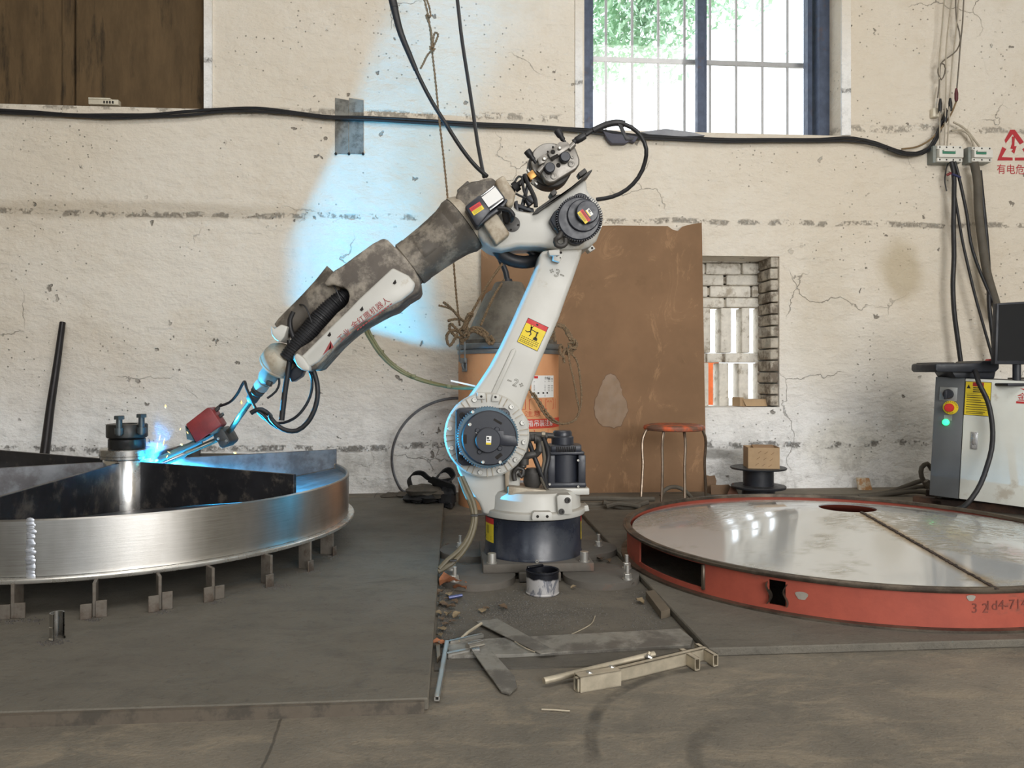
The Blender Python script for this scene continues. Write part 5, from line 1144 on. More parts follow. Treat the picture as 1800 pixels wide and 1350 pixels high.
mb = MB(); mb.px([(927, 318), (932, 322), (920, 372), (912, 372)], 2.66, 2.70, .002); mb.px([(904, 356), (938, 366), (940, 376), (932, 372), (908, 364)], 2.65, 2.69, .002); mb.px([(922, 346), (934, 342), (942, 352), (930, 362)], 2.62, 2.66, .003); mb.px([(904, 354), (910, 352), (912, 372), (907, 372)], 2.64, 2.68, .002); part('feeder_post', mb, m_motor)
mb = MB(); mb.tube([at(1030, 237, 2.64), at(1044, 228, 2.64), at(1066, 220, 2.64), at(1088, 217, 2.64), at(1110, 224, 2.64), at(1127, 240, 2.64), at(1136, 262, 2.64), at(1134, 284, 2.66), at(1122, 312, 2.68), at(1102, 333, 2.70), at(1076, 346, 2.72), at(1048, 351, 2.74)], .0075, 10, .02); part('wire_liner', mb, m_rubber)
mb = MB(); mb.tube([at(1042, 230, 2.64), at(1052, 225, 2.64), at(1066, 219, 2.64), at(1088, 216, 2.64), at(1098, 218, 2.64)], .0115, 10, .01)
mb.px([(1086, 217), (1094, 219), (1101, 236), (1110, 242), (1116, 240), (1112, 246), (1100, 246), (1096, 238)], 2.63, 2.638, .001); part('tape_wrap', mb, m_rubber)
# ---------------------------------------------------------------- cables along the wall and from the roof
m_olive = M('yellow_brown_wire', c3(128, 106, 74), .6)
main = [(-760, 196), (-500, 204), (-240, 200), (-60, 190), (0, 194), (60, 199), (120, 202), (200, 204), (265, 203), (330, 198), (395, 193), (450, 192), (520, 198), (570, 205), (640, 208), (740, 213), (840, 219), (920, 222), (1000, 226), (1060, 232), (1110, 238), (1200, 243), (1280, 245), (1360, 246), (1440, 245), (1500, 244), (1540, 252), (1575, 264), (1610, 269), (1632, 262), (1648, 240), (1656, 215), (1664, 195)]
def wcable(dy, r, m, label, endcut=None, wob=1.5, Y=YW-.02, pts=None, cat='cable', grp=None):
    P = [(x, y+dy+random.uniform(-wob, wob)) for x, y in (pts or main)][:endcut]
    mb = MB(); mb.tube([at(x, y, Y-random.uniform(0, .006)) for x, y in P], r, 8, .05); return solo('cable', mb, m, label, cat, grp)
wcable(-1, .0095, m_rubber, 'thicker black cable clipped along the back wall under the window')
wcable(3, .008, m_rubber, 'second black cable running just below the thick one along the back wall', None, 1.5, YW-.03)
wcable(2.5, .0045, m_olive, 'thin yellow-brown wire twined with the black cables along the back wall', None, 2.5, YW-.012)
mb = MB(); mb.px([(1060, 230), (1075, 234), (1112, 238), (1122, 240), (1116, 250), (1108, 247), (1100, 252), (1076, 252), (1068, 244)], YW-.05, YW-.01, .004); solo('torn_tape', mb, M('grey_torn_tape', c3(84, 84, 96), .7), 'torn dark tape wad on the wall cables below the left of the window', 'tape')
mb = MB(); mb.px([(1126, 232), (1170, 226), (1218, 232), (1240, 238), (1200, 240), (1140, 236)], YW-.03, YW+.03, .003); solo('wood_scrap', mb, M('grey_wood_scrap', c3(150, 152, 158), .8), 'broken grey board scrap on the window sill above the cables', 'scrap')
# cement-grey patch plate
pp = thing('patch_plate', 'two grey metal patch strips on the wall behind the cables', 'plate', at(613, 271, YW))
m_patch = M('grey_patch', c3(132, 132, 126), .7, .1, .15, 10, (c3(96, 94, 88), .35, 12))
for x0, x1 in [(589, 612.5), (613.5, 639)]:
    mb = MB(); mb.px([(x0, 172), (x1, 176), (x1, 271), (x0, 270)], YW-.006, YW); obj('strip', mb, m_patch, pp, 0)
for x in (590, 613, 638):
    mb = MB(); mb.face(x, 270, YW, YW-.012, 2.2, 10, 0); obj('nail', mb, m_seam, pp)
# small terminal block on the sill of the boarded opening
tb = at(183, 187, YW-.0); o = thing('terminal_block', 'small cream terminal block on the ledge of the boarded opening', 'terminal block', tb)
mb = MB(); a = at(183, 180, YW+.02); mb.rbox((a.x, YW+.03, a.z), (.165, .04, .03), .003); mb.box((a.x-.02, YW+.02, a.z+.017), (.12, .03, .008)); obj('body', mb, M('cream_plastic', c3(214, 206, 186), .5), o)
mb = MB()
for i in range(4): mb.box((a.x+.005+i*.016, YW+.009, a.z-.002), (.008, .004, .014))
obj('terminals', mb, m_seam, o, 0)
# from the roof to the robot
mb = MB(); P = [at(670, -160, 2.9), at(690, 0, 2.86), at(705, 60, 2.84), at(718, 92, 2.83), at(738, 138, 2.82), at(760, 180, 2.80), at(785, 220, 2.79), at(812, 262, 2.78), at(838, 294, 2.76), at(856, 310, 2.74)]
P[0] = P[1]+(P[1]-P[2]).normalized()*((4.28-P[1].z)/(P[1]-P[2]).normalized().z)
mb.tube(P, .0078, 10, .03); o = thing('supply_cable', 'black cable with thick sleeve curving from the roof down to the robot arm', 'cable', P[-1])
obj('cable', mb, m_rubber, o); Q = smoothpath(P, .03); i3 = min(range(len(Q)), key=lambda i: (Q[i]-P[3]).length); i2 = min(range(len(Q)), key=lambda i: (Q[i]-P[2]).length)
mb = MB(); mb.tube(Q[i2-22:i2-2], .0155, 12, 1, False); mb.tube(Q[i2-3:i3+3], lambda s_: .0142-.0052*s_, 12, 1, False); obj('sleeve', mb, m_rubber, o)
mb = MB(); P = [at(786, -160, 2.9), at(804, 0, 2.86), at(812, 70, 2.85), at(822, 135, 2.84), at(832, 200, 2.82), at(840, 255, 2.80), at(851, 312, 2.76)]; P[0] = P[1]+(P[1]-P[2]).normalized()*((4.28-P[1].z)/(P[1]-P[2]).normalized().z)
mb.tube(P, .0068, 8, .05); solo('roof_cable', mb, m_rubber, 'thin straight black cable hanging from the roof to the robot elbow', 'cable')

# ---------------------------------------------------------------- switchgear at the right
m_bw = M('breaker_white', c3(222, 220, 212), .45, 0, .03); m_bg = M('breaker_grey', c3(134, 138, 132), .5); m_green = M('breaker_green', c3(60, 130, 104), .5)
def breaker(x0, x1, y0, y1, n, label):
    a = at(x0, y1, YW-.07); b = at(x1, y0, YW-.07); o = thing('circuit_breaker', label, 'circuit breaker', V(((a.x+b.x)/2, YW, a.z)), None)
    w_, h_ = b.x-a.x, b.z-a.z; cx, cz = (a.x+b.x)/2, (a.z+b.z)/2
    mb = MB(); mb.rbox((cx, YW-.03, cz), (w_, .06, h_), .003); obj('body', mb, m_bg, o)
    mb = MB(); mb.rbox((cx+.008, YW-.066, cz+h_*.36), (w_*.9, .02, h_*.2), .002); mb.rbox((cx+.008, YW-.066, cz-h_*.36), (w_*.9, .02, h_*.22), .002); mb.rbox((cx+.008, YW-.076, cz), (w_*.86, .03, h_*.5), .002); obj('front', mb, m_bw, o)
    mb = MB(); mb.box((cx-.01, YW-.093, cz+.004), (w_*.45, .006, h_*.2)); obj('rating_strip', mb, m_green, o, 0)
    mb = MB(); mb.rbox((cx-.012, YW-.098, cz+.012), (w_*.4, .012, .012), .002); obj('switch_lever', mb, m_bw, o)
    mb = MB()
    for i in range(n):
        for zz_ in (cz+h_*.36, cz-h_*.36): mb.box((cx-w_*.32+i*w_*.72/(n-1), YW-.077, zz_), (.007, .003, .008))
    obj('terminals', mb, m_seam, o, 0)
breaker(1642, 1691, 256, 285, 4, 'wider white circuit breaker with four poles on the wall')
breaker(1704, 1742, 258, 285, 3, 'narrower white circuit breaker to the left of the red hazard sign')
mb = MB(); a = at(1692, 272, YW); mb.box((at(1690, 272, YW).x, YW-.006, a.z), (.26, .012, .055)); solo('mounting_rail', mb, M('brown_rail', c3(120, 96, 84), .6), 'brown mounting rail between the two circuit breakers', 'rail', None, 0)
o = thing('junction_box', 'little cream connector box on the wall above the circuit breakers', 'box', at(1642, 208, YW)); mb = MB(); mb.rbox(at(1643, 199, YW-.02), (.04, .035, .055), .004); obj('case', mb, M('cream_box', c3(226, 218, 198), .5), o)
mb = MB(); mb.tube([at(1644, 192, YW-.02), at(1648, 172, YW-.03), at(1652, 150, YW-.03)], .004, 6, .02); obj('lead', mb, m_bw, o)
m_wirep = M('old_white_wire', c3(176, 166, 148), .6, 0, .15); m_wireg = M('grey_wire', c3(112, 104, 92), .6)
wires = [([(1664, -40), (1660, 0), (1655, 60), (1651, 110), (1652, 175), (1652, 200), (1652, 255)], m_wirep, 'leftmost old white wire coming down the wall to the breakers'),
         ([(1676, -40), (1673, 0), (1667, 45), (1663, 90), (1663, 150), (1662, 190), (1660, 255)], m_wirep, 'second white wire from the left above the breakers'),
         ([(1686, -40), (1685, 0), (1680, 60), (1674, 110), (1670, 170), (1669, 195), (1665, 256)], m_wirep, 'third white wire from the left above the breakers'),
         ([(1697, -40), (1694, 0), (1692, 40), (1688, 80), (1685, 120), (1682, 155)], m_wireg, 'rightmost thin wire above the breakers ending in a red splice'),
         ([(1682, -40), (1680, 10), (1682, 40), (1688, 70), (1686, 80), (1675, 95), (1662, 104), (1654, 112), (1649, 122), (1650, 132), (1655, 140), (1661, 128), (1660, 114), (1654, 112), (1652, 125), (1651, 150), (1648, 172)], m_wireg, 'thin grey wire that crosses the others and makes a small loop')]
for P, m_, lab in wires:
    mb = MB(); mb.tube([at(x, y, YW-.06-.012*(i % 2)) for i, (x, y) in enumerate(P)], .0042, 6, .04); solo('wire', mb, m_, lab, 'wire')
for x0, y0, x1, y1, m_, lab in [(1653, 173, 1652, 198, m_rubber, 'left black tape splice on the white wires'), (1663, 190, 1661, 216, m_rubber, 'middle black tape splice, lowest of the three'), (1670, 172, 1671, 195, m_rubber, 'right black tape splice on the white wires'), (1681, 155, 1681, 178, M('dark_red_tape', c3(96, 44, 50), .6), 'dark red tape splice on the rightmost wire')]:
    mb = MB(); a, b = at(x0, y0, YW-.066), at(x1, y1, YW-.066); d = (b-a); mb.lathe([(0, 0), (.006, .002), (.011, d.length*.4), (.011, d.length*.8), (.008, d.length), (0, d.length)], a, d, 10); solo('tape_splice', mb, m_, lab, 'splice')
for P, r_, m_, lab in [([(1676, 215), (1690, 222), (1702, 232), (1712, 245), (1722, 258)], .006, m_wirep, 'upper of two pale wires arching over to the narrower breaker'), ([(1672, 230), (1690, 229), (1702, 236), (1708, 246), (1712, 258)], .006, m_wirep, 'lower pale wire arching over to the narrower breaker'),
                       ([(1681, 178), (1672, 200), (1655, 225), (1636, 245), (1612, 258), (1585, 262)], .0055, m_olive, 'yellow-brown wire sweeping left from the red splice'), ([(1656, 212), (1646, 236), (1634, 258), (1618, 270), (1590, 272), (1560, 262)], .008, m_rubber, 'black cable bending left below the junction box'),
                       ([(1668, 285), (1664, 294), (1662, 304), (1661, 320), (1664, 336)], .004, m_rubber, 'short stripped black lead dangling below the wider breaker')]:
    mb = MB(); mb.tube([at(x, y, YW-.05) for x, y in P], r_, 8, .02); solo('wire', mb, m_, lab, 'wire')
for P, r_, m_, lab in [([(1672, 284), (1676, 300), (1677, 340), (1676, 400), (1677, 450), (1675, 500), (1677, 545), (1684, 600), (1690, 645)], .0135, m_rubber, 'thick black cable hanging from the wider breaker to the teach pendant'),
                       ([(1678, 284), (1684, 305), (1692, 340), (1700, 380), (1706, 425), (1716, 460), (1728, 490), (1740, 518), (1750, 540)], .009, m_rubber, 'black cable slanting right and ending behind the monitor top'),
                       ([(1676, 330), (1682, 365), (1692, 425), (1702, 470), (1714, 520), (1728, 570), (1745, 630)], .008, m_rubber, 'black cable slanting down to the bottom corner of the monitor'),
                       ([(1712, 286), (1717, 310), (1720, 370), (1727, 430), (1735, 480), (1748, 525), (1758, 560)], .024, m_cablegrey, 'thick grey sleeve hanging from the narrower breaker'),
                       ([(1722, 300), (1728, 360), (1734, 420), (1738, 480), (1739, 540), (1745, 590), (1749, 640)], .0125, m_rubber, 'black cable hanging beside the grey sleeve')]:
    mb = MB(); mb.tube([at(x, y, YW-.09-.02*(i/len(P))) for i, (x, y) in enumerate(P)], r_, 10, .05); solo('drop_cable', mb, m_, lab, 'cable')
mb = MB(); mb.cyl(at(1664, 308, YW-.09), at(1672, 304, YW-.1), .008, None, 10); solo('tape_band', mb, M('dark_red_tape', c3(126, 44, 44), .6), 'red tape band on the lead under the wider breaker', 'tape')
mb = MB(); mb.cyl(at(1674, 306, YW-.11), at(1688, 312, YW-.1), .007, None, 10); solo('tape_band', mb, M('blue_tape', c3(52, 56, 96), .6), 'dark blue tape band on the cables under the wider breaker', 'tape')
# stencilled hazard sign on the wall
t = NT('red_stencil'); t.val(t.b.inputs['Alpha'], t.ramp(t.noise(60, 5, .7), .26, .40)); m_stencil = t.out(t.mix(t.noise(30, 4), c3(196, 50, 60), c3(172, 60, 64)), .8)
mb = MB(); q = lambda x, y: at(x, y, YW-.0022)
for P in [[(1776, 228), (1784, 228), (1800, 250), (1793, 254), (1780, 236), (1768, 252), (1766, 246)], [(1762, 258), (1769, 262), (1761, 276), (1780, 277), (1780, 282), (1753, 282)], [(1784, 277), (1806, 277), (1797, 262), (1804, 258), (1816, 282), (1784, 282)], [(1779, 240), (1784, 240), (1783, 257), (1787, 257), (1783, 270), (1778, 266), (1781, 262), (1776, 261), (1779, 252)]]:
    mb.add([q(x, y) for x, y in P], [tuple(range(len(P)))])
k_ = sc(1780, YW); mb.text('有电危险', 18.5*k_, lambda u, v: q(1785, 299)+V((u*.94, 0, v)))
solo('hazard_stencil', mb, m_stencil, 'red spray-stencilled triangle with lightning bolt and characters on the wall', 'sign', None, 0)

# ---------------------------------------------------------------- control cabinet (leans a little)
CT = 3.83; cpos = EYE+FW*CT+RT*((1633-900)/FOC*CT); cpos.z = CAM_H-(870-HZ)/FOC*CT
cab = thing('control_cabinet', 'grey-white robot control cabinet with dark switch strip, standing beside the ring', 'cabinet', cpos)
cab.rotation_euler = (0, math.radians(2.75), math.radians(-44.4))
CH, CW, CD = (870-662)/FOC*CT, .62, .42
class LB(MB): pass
def cpart(name, mb, m, par=None, sm=38):
    o = obj(name, mb.shift(lambda v: v+cpos), m, par or cab, sm); return o
m_cabw = M('cabinet_white', c3(216, 218, 210), .45, .0, .05, 4, (c3(188, 182, 168), .1, 5)); m_cabg = M('cabinet_grey', c3(92, 95, 97), .45, 0, .06, 8)
sw = .132
mb = MB(); mb.rbox((CW/2, CD/2+.012, CH/2), (CW, CD-.02, CH), .004); cpart('body', mb, m_cabg)
mb = MB(); mb.rbox((sw/2, .006, CH/2), (sw-.003, .014, CH), .002); cpart('switch_strip', mb, m_cabg)
mb = MB(); mb.rbox(((sw+CW)/2, .004, CH/2), (CW-sw-.002, .02, CH-.004), .003); door = cpart('door', mb, m_cabw)
fz = lambda y: CH*(870-y)/208.; fx_ = lambda x, yref=0: sw*(x-1641)/(1679-1641)
mb = MB(); mb.rbox((.062, -.003, fz(691)), (.078, .004, .068), .001); o = cpart('switch_plate', mb, M('switch_silver', c3(160, 162, 160), .35, .5))
mb = MB(); mb.cyl((.062, -.004, fz(691)), (.062, -.026, fz(691)), .025, .022, 28, .002); mb.rbox((.056, -.03, fz(692)), (.014, .02, .046), .003); cpart('rotary_switch', mb, m_black, o)
mb = MB(); mb.cyl((.075, -.001, fz(714)), (.075, -.006, fz(714)), .034, None, 32); o = cpart('emergency_stop', mb, m_sticky)
mb = MB(); mb.cyl((.075, -.006, fz(714)), (.075, -.032, fz(714)), .0145, None, 20); mb.lathe([(.014, .028), (.021, .03), (.021, .046), (.018, .05), (0, .051)], (.075, 0, fz(714)), (0, -1, 0), 28); cpart('stop_button', mb, m_stickr, o)
mb = MB()
def ringtext(body, a0, da_):
    for i, ch in enumerate(body):
        a = a0-da_*i; mb.text(ch, .010, lambda u, v, a=a: V((.075+(.0285+v)*math.cos(a)+u*math.sin(a), -.0066, fz(714)+(.0285+v)*math.sin(a)-u*math.cos(a))))
ringtext('EMERGENCY', 2.5, .30); 
for i, ch in enumerate('STOP'):
    a = -1.95+.27*i; mb.text(ch, .010, lambda u, v, a=a: V((.075+(.0285-v)*math.cos(a)-u*math.sin(a), -.0066, fz(714)+(.0285-v)*math.sin(a)+u*math.cos(a))))
cpart('ring_lettering', mb, m_ink, o, 0)
mb = MB(); mb.box((.066, -.002, fz(732)), (.036, .003, .026)); o = cpart('lamp_tag', mb, M('tag_silver', c3(158, 160, 158), .4, .5), None, 0)
mb = MB(); mb.lathe([(.016, -.0), (.016, .008), (.0135, .014), (.008, .017), (0, .018)], (.058, 0, fz(740)), (0, -1, 0), 24); cpart('green_lamp', mb, emis('lit_green', (.03, 1, .25), 1.6), o)
# yellow notice on the door
fd = lambda x: sw+(x-1681)/(1713-1681)*.098
mb = MB(); x0, x1, z0, z1 = .136, .242, fz(724), fz(668); Yp = -.0065
def rq(u0, u1, v0, v1, l=0): mb.quad((x0+(x1-x0)*u0, Yp-l, z1+(z0-z1)*v1), (x0+(x1-x0)*u1, Yp-l, z1+(z0-z1)*v1), (x0+(x1-x0)*u1, Yp-l, z1+(z0-z1)*v0), (x0+(x1-x0)*u0, Yp-l, z1+(z0-z1)*v0))
mb.mi = 2; rq(-.02, 1.02, -.015, 1.015); mb.mi = 0; rq(0, 1, 0, 1, .0006); mb.mi = 1; rq(.28, .72, .01, .13, .0012); mb.mi = 2
for v in (.40, .46, .54, .60, .68, .75, .82, .89, .94): rq(.06, random.uniform(.6, .95), v, v+.018, .0012)
for v in (.16, .22, .28): rq(.3, .7, v, v+.03, .0012)
rq(.02, .98, .345, .35, .0012); P = [(.04, .2), (.2, .2), (.12, .08)]; mb.add([(x0+(x1-x0)*u, Yp-.0012, z1+(z0-z1)*v) for u, v in P], [(0, 1, 2)])
cpart('notice', mb, [m_sticky, M('notice_red', c3(150, 32, 36), .5), m_ink], door, 0)
mb = MB(); hx_, hz_ = .185, fz(767); mb.rbox((hx_, -.009, hz_), (.030, .008, .085), .0035); mb.rbox((hx_+.002, -.015, hz_+.008), (.018, .008, .055), .003); mb.cyl((hx_, -.012, hz_-.03), (hx_, -.0165, hz_-.03), .009, None, 16); cpart('handle', mb, M('chrome_handle', c3(190, 190, 190), .3, .6), door)
mb = MB(); mb.text('金红鹰', .042, lambda u, v: V((.412+u, Yp-.0008, fz(690)+v))); mb.box((.412, Yp-.0006, fz(698)), (.13, .0008, .010))
for P in [[(.358, 675), (.47, 676), (.42, 684)]]: mb.add([(x, Yp-.0008, fz(y)) for x, y in P], [(0, 1, 2)])
cpart('logo', mb, m_redink, door, 0)
# rusty stand below
mb = MB(); R = Matrix.Rotation(math.radians(-44.4), 3, 'Z')
bp = V((cpos.x, cpos.y, 0))
def wb(c, s_): mb.rbox(bp+R @ V(c), s_, .003, 1, R)
hh = cpos.z-.034
wb((.36, .10, .03), (.9, .06, .06)); wb((.36, .40, .03), (.9, .06, .06)); wb((.02, .25, hh/2), (.05, .36, hh)); wb((.50, .25, hh/2-.01), (.05, .36, hh-.02))
solo('steel_stand', mb, m_rust, 'rusty low steel frame under the control cabinet', 'stand')
# on top: teach pendant, wire scraps, monitor
Rt = Matrix.Rotation(math.radians(-44.4), 3, 'Z') @ Matrix.Rotation(math.radians(2.75), 3, 'Y')
def cw(x, y, z): return cpos+Rt @ V((x, y, z+CH))
tpo = cw(.2, .1, .0); tpn = thing('teach_pendant', 'black teach pendant lying on top of the control cabinet', 'teach pendant', tpo)
mb = MB()
Yn = tpo.y-.06
mb.px([(1645, 641), (1648, 638), (1724, 638), (1728, 634), (1752, 634), (1757, 640), (1757, 648), (1751, 654), (1648, 654), (1645, 650)], Yn, Yn+.20, .006, 2); obj('body', mb, m_black, tpn)
mb = MB(); mb.px([(1646, 637), (1678, 637), (1678, 639.5), (1646, 640)], Yn+.02, Yn+.18, .001); obj('top_pad', mb, m_seam, tpn)
mb = MB(); mb.px([(1673, 653), (1751, 653), (1748, 666), (1680, 664)], Yn+.03, Yn+.17, .005); obj('grip', mb, m_black, tpn)
mb = MB(); mb.px([(1738, 634), (1749, 634), (1748, 631), (1740, 631)], Yn+.06, Yn+.09, .002); obj('stop_key', mb, m_stickr, tpn)
mb = MB(); P = [(1714, 652), (1717, 660), (1720, 672), (1728, 688), (1736, 705), (1742, 730), (1745, 760), (1743, 790), (1735, 820), (1724, 850), (1708, 876), (1692, 892), (1675, 896)]
Yc_ = [Yn-.005, Yn-.03]+[Yn-.06-.01*i for i in range(11)]
mb.tube([at(x, y, yy) for (x, y), yy in zip(P, Yc_)], .0115, 10, .03); obj('pendant_cable', mb, m_rubber, tpn)
mo = cw(.52, .2, 0); mon = thing('monitor', 'black flat monitor on the control cabinet, cut by the right edge', 'monitor', mo)
Ym = mo.y-.02
mb = MB(); mb.px([(1753, 533), (1850, 527), (1850, 641), (1749, 640)], Ym, Ym+.03, .003); obj('bezel', mb, m_black, mon)
t = NT('screen'); m_scr = t.out(c3(16, 18, 24), .12, 0, .5)
mb = MB(); mb.px([(1756.5, 536), (1847, 531), (1847, 634), (1754, 634)], Ym-.002, Ym+.004); obj('screen', mb, m_scr, mon, 0)
mb = MB(); a = at(1790, 640, Ym+.02); mb.cyl(V((a.x, a.y+.01, mo.z+.0)), a+V((0, .01, .04)), .018, None, 16); mb.rbox(V((a.x, a.y+.01, mo.z-.012)), (.18, .12, .014), .004); obj('stand', mb, m_black, mon)
for i in range(5):
    mb = MB(); mb.tube([cw(.30+.02*i, .06+.03*i, .006), cw(.42, .05+.04*i, .014), cw(.55, .10+.02*i, .006)], .004, 6, .03)
    solo('wire_scrap', mb, m_cablegrey, 'loose thin wire lying on the cabinet top below the monitor', 'wire', 'loose wires on the cabinet top')
# floor cables by the cabinet
P_ = [([(1430, 872), (1500, 872), (1560, 866), (1600, 852), (1622, 845), (1640, 850)], .013), ([(1480, 874), (1540, 872), (1590, 862), (1625, 855), (1645, 862)], .012), ([(1510, 874), (1570, 868), (1610, 864), (1640, 868), (1660, 872)], .012)]
for i, (P, r_) in enumerate(P_):
    mb = MB(); mb.tube([at(x, y, 4.22-.10*k/len(P)-.03*i) for k, (x, y) in enumerate(P)], r_, 10, .03); solo('floor_cable', mb, m_cablegrey, ['uppermost dusty grey cable sagging to the cabinet foot', 'middle dusty grey cable running to the cabinet foot', 'lowest dusty grey cable on the floor by the cabinet'][i], 'cable')
for i, P in enumerate([[(1632, 858), (1620, 838), (1620, 822), (1630, 815), (1638, 826)], [(1628, 845), (1645, 868), (1660, 888), (1680, 900), (1700, 898)], [(1650, 865), (1668, 880), (1690, 894), (1710, 903)], [(1740, 910), (1765, 898), (1790, 886), (1815, 872)]]):
    mb = MB(); mb.tube([at(x, y, 3.72 if i else 4.1) for x, y in P], .013, 10, .03); solo('floor_cable', mb, m_cablegrey if i < 3 else m_rubber, ['upright loop of dusty cable at the left foot of the cabinet', 'left dusty hose slanting down under the cabinet corner', 'right dusty hose slanting down under the cabinet corner', 'black cable rising to the right edge of the photo below the cabinet'][i], 'cable')
# cable coil behind the plate
for i, (y, x0, x1, bow) in enumerate([(878, 1026, 1150, -2), (884, 1024, 1128, 2), (889, 1026, 1120, 4), (894, 1030, 1116, 2), (899, 1028, 1110, -1), (882, 1060, 1140, 10), (891, 1066, 1125, -6)]):
    mb = MB(); n_ = 7; mb.tube([at(x0-130*(i < 5)+(x1-x0+130*(i < 5))*k/(n_-1), y+bow*math.sin(PI*k/(n_-1))+random.uniform(-1.2, 1.2), 3.86-.015*i) for k in range(n_)], .013, 9, .03)
    solo('coil_cable', mb, m_cablegrey, ['topmost', 'second', 'third', 'middle', 'lowest', 'short upward bowed', 'short downward bowed'][i]+' dusty grey cable strand of the coil at the foot of the hardboard', 'cable', 'strands of the cable coil')
# black straps and rags left of the drum
m_rag = M('black_cloth', c3(36, 36, 38), .85, 0, .25, 14, None, .5, 30); m_rag2 = M('dusty_rag', c3(86, 80, 72), .9, 0, .3, 10, None, .6, 25)
def strap(P, w_, label, Y, m=m_rag):
    Q = smoothpath([at(x, y, Y+dy) for x, y, dy in P], .012); T_, N_ = frames(Q); mb = MB(); vs = []
    for i, p in enumerate(Q):
        b = V((.35, -.8, .45)).normalized()*w_/2*(1+.15*math.sin(i*.35)); n_ = T_[i].cross(b).normalized()*.003
        vs += [p+b+n_, p-b+n_, p-b-n_, p+b-n_]
    fs = []
    for i in range(len(Q)-1):
        for j in range(4): fs.append((i*4+j, i*4+(j+1) % 4, i*4+4+(j+1) % 4, i*4+4+j))
    mb.add(vs, fs); return solo('webbing_strap', mb, m, label, 'strap')
strap([(722, 856, 0), (719, 842, .02), (728, 832, 0), (742, 832, 0), (752, 840, -.02), (770, 846, 0), (790, 844, .02)], .05, 'black webbing strap loop standing at the left of the rag heap', 4.05)
strap([(765, 845, 0), (775, 830, .02), (788, 826, 0), (797, 838, 0), (785, 850, -.03), (762, 850, 0)], .06, 'black webbing strap loop beside the drum', 4.0)
strap([(756, 842, 0), (775, 850, -.02), (795, 858, 0), (798, 872, 0)], .07, 'flat black strap lying over the rag heap', 3.95)
def lump(pts, Y, r, m, label, name='rag', cat='rag'):
    mb = MB()
    for x, y, sx, sz in pts:
        c = at(x, y, Y); n = 18; m2 = 9; vs = []; fs = []
        ph = random.uniform(0, 6)
        for i in range(m2+1):
            t_ = PI*i/m2
            for k in range(n):
                a = 2*PI*k/n; f_ = 1+.16*math.sin(3*a+ph)*math.sin(t_)+.12*math.sin(5*a+2*t_+ph)+.1*math.sin(7*t_+a)
                v = c+V((sx*f_*math.sin(t_)*math.cos(a), r*f_*math.sin(t_)*math.sin(a), sz*f_*math.cos(t_))); v.z = max(v.z, .005); vs.append(v)
        for i in range(m2):
            for k in range(n): fs.append((i*n+k, (i+1)*n+k, (i+1)*n+(k+1) % n, i*n+(k+1) % n))
        mb.add(vs, fs)
    return solo(name, mb, m, label, cat, None, 60)
lump([(745, 862, .09, .03), (768, 866, .07, .03)], 4.0, .08, m_rag2, 'dusty grey crumpled rag on top of the black heap')
lump([(785, 868, .05, .07), (790, 890, .03, .05), (755, 872, .09, .03), (730, 875, .06, .02)], 4.02, .10, m_rag, 'black crumpled cloth heap between the plate and the drum')
lump([(690, 872, .07, .018), (712, 870, .06, .016)], 4.2, .05, m_rag2, 'flat grey rag at the back edge of the left plate')

# ---------------------------------------------------------------- small things on the floor in front
p = az(957, 1050, .005); p.y += .05
can = thing('paint_can', 'small open paint can smeared with black paint in front of the robot base', 'can', p)
t = NT('smeared_tin'); zc = t.n('ShaderNodeSeparateXYZ'); t.L(t.co, zc.inputs[0])
k = t.mix(t.ramp(t.noise(26, 5, .6, t.mapv((1, 1, .5)), 1.5), .50, .58), c3(186, 184, 184), c3(120, 122, 130)); k = t.mix(t.ramp(t.math('ADD', zc.outputs[2], t.math('MULTIPLY', t.noise(22, 4, .6, t.mapv((1, 1, .2))), .03)), .062, .068), k, c3(24, 26, 34)); m_tin = t.out(k, .4, .3)
mb = MB(); mb.lathe([(0, 0), (.0515, 0), (.053, .002), (.053, .004), (.051, .006), (.051, .066), (.053, .068), (.053, .073), (.050, .074), (.047, .071), (.047, .05), (0, .05)], p, (0, 0, 1), 40); obj('tin', mb, m_tin, can)
mb = MB(); mb.lathe([(0, .0505), (.0465, .0505), (.0472, .052)], p, (0, 0, 1), 32); mb.rbox(p+V((-.02, .03, .076)), (.06, .012, .008), .003, 2, Matrix.Rotation(.5, 3, 'Z')); obj('black_paint', mb, M('wet_black', c3(14, 16, 22), .12), can)
m_strip = M('dusty_flat_bar', c3(142, 139, 131), .5, .3, .2, 8, (c3(98, 94, 88), .4, 7)); m_tube = M('raw_steel_tube', c3(184, 174, 154), .4, .4, .2, 14); m_tubed = M('raw_tube_side', c3(128, 116, 100), .45, .6, .2, 12)
def flat(name, pts, z, th, label, m=m_strip, cat='steel strip'):
    mb = MB(); zz_ = z if isinstance(z, (list, tuple)) else [z]*len(pts); mb.prism([az(x, y, q_) for (x, y), q_ in zip(pts, zz_)], (0, 0, th), .0006, 1); return solo(name, mb, m, label, cat, None, 20)
flat('flat_bar', [(690, 0)] and [(890, 1126), (1196, 1110), (1218, 1128), (1214, 1139), (900, 1156), (790, 1158), (785, 1132)], .004, .008, 'wide flat dusty bar lying across the gap between the plates', m_strip)
flat('steel_strip', [(836, 1094), (874, 1089), (980, 1148), (950, 1151)], [.012, .012, .014, .014], .003, 'grey steel strip lying slanted from the gap over the wide flat bar')
flat('steel_strip', [(829, 1145), (855, 1136), (905, 1192), (909, 1210), (896, 1222), (881, 1218)], [.016, .016, .003, .003, .003, .003], .004, 'steel strip with rounded rusty end pointing towards the viewer')
flat('wood_block', [(1135, 1052), (1150, 1049), (1178, 1084), (1162, 1089)], .004, .022, 'small brown block beside the edge of the right plate', M('brown_block', c3(96, 86, 72), .8), 'block')
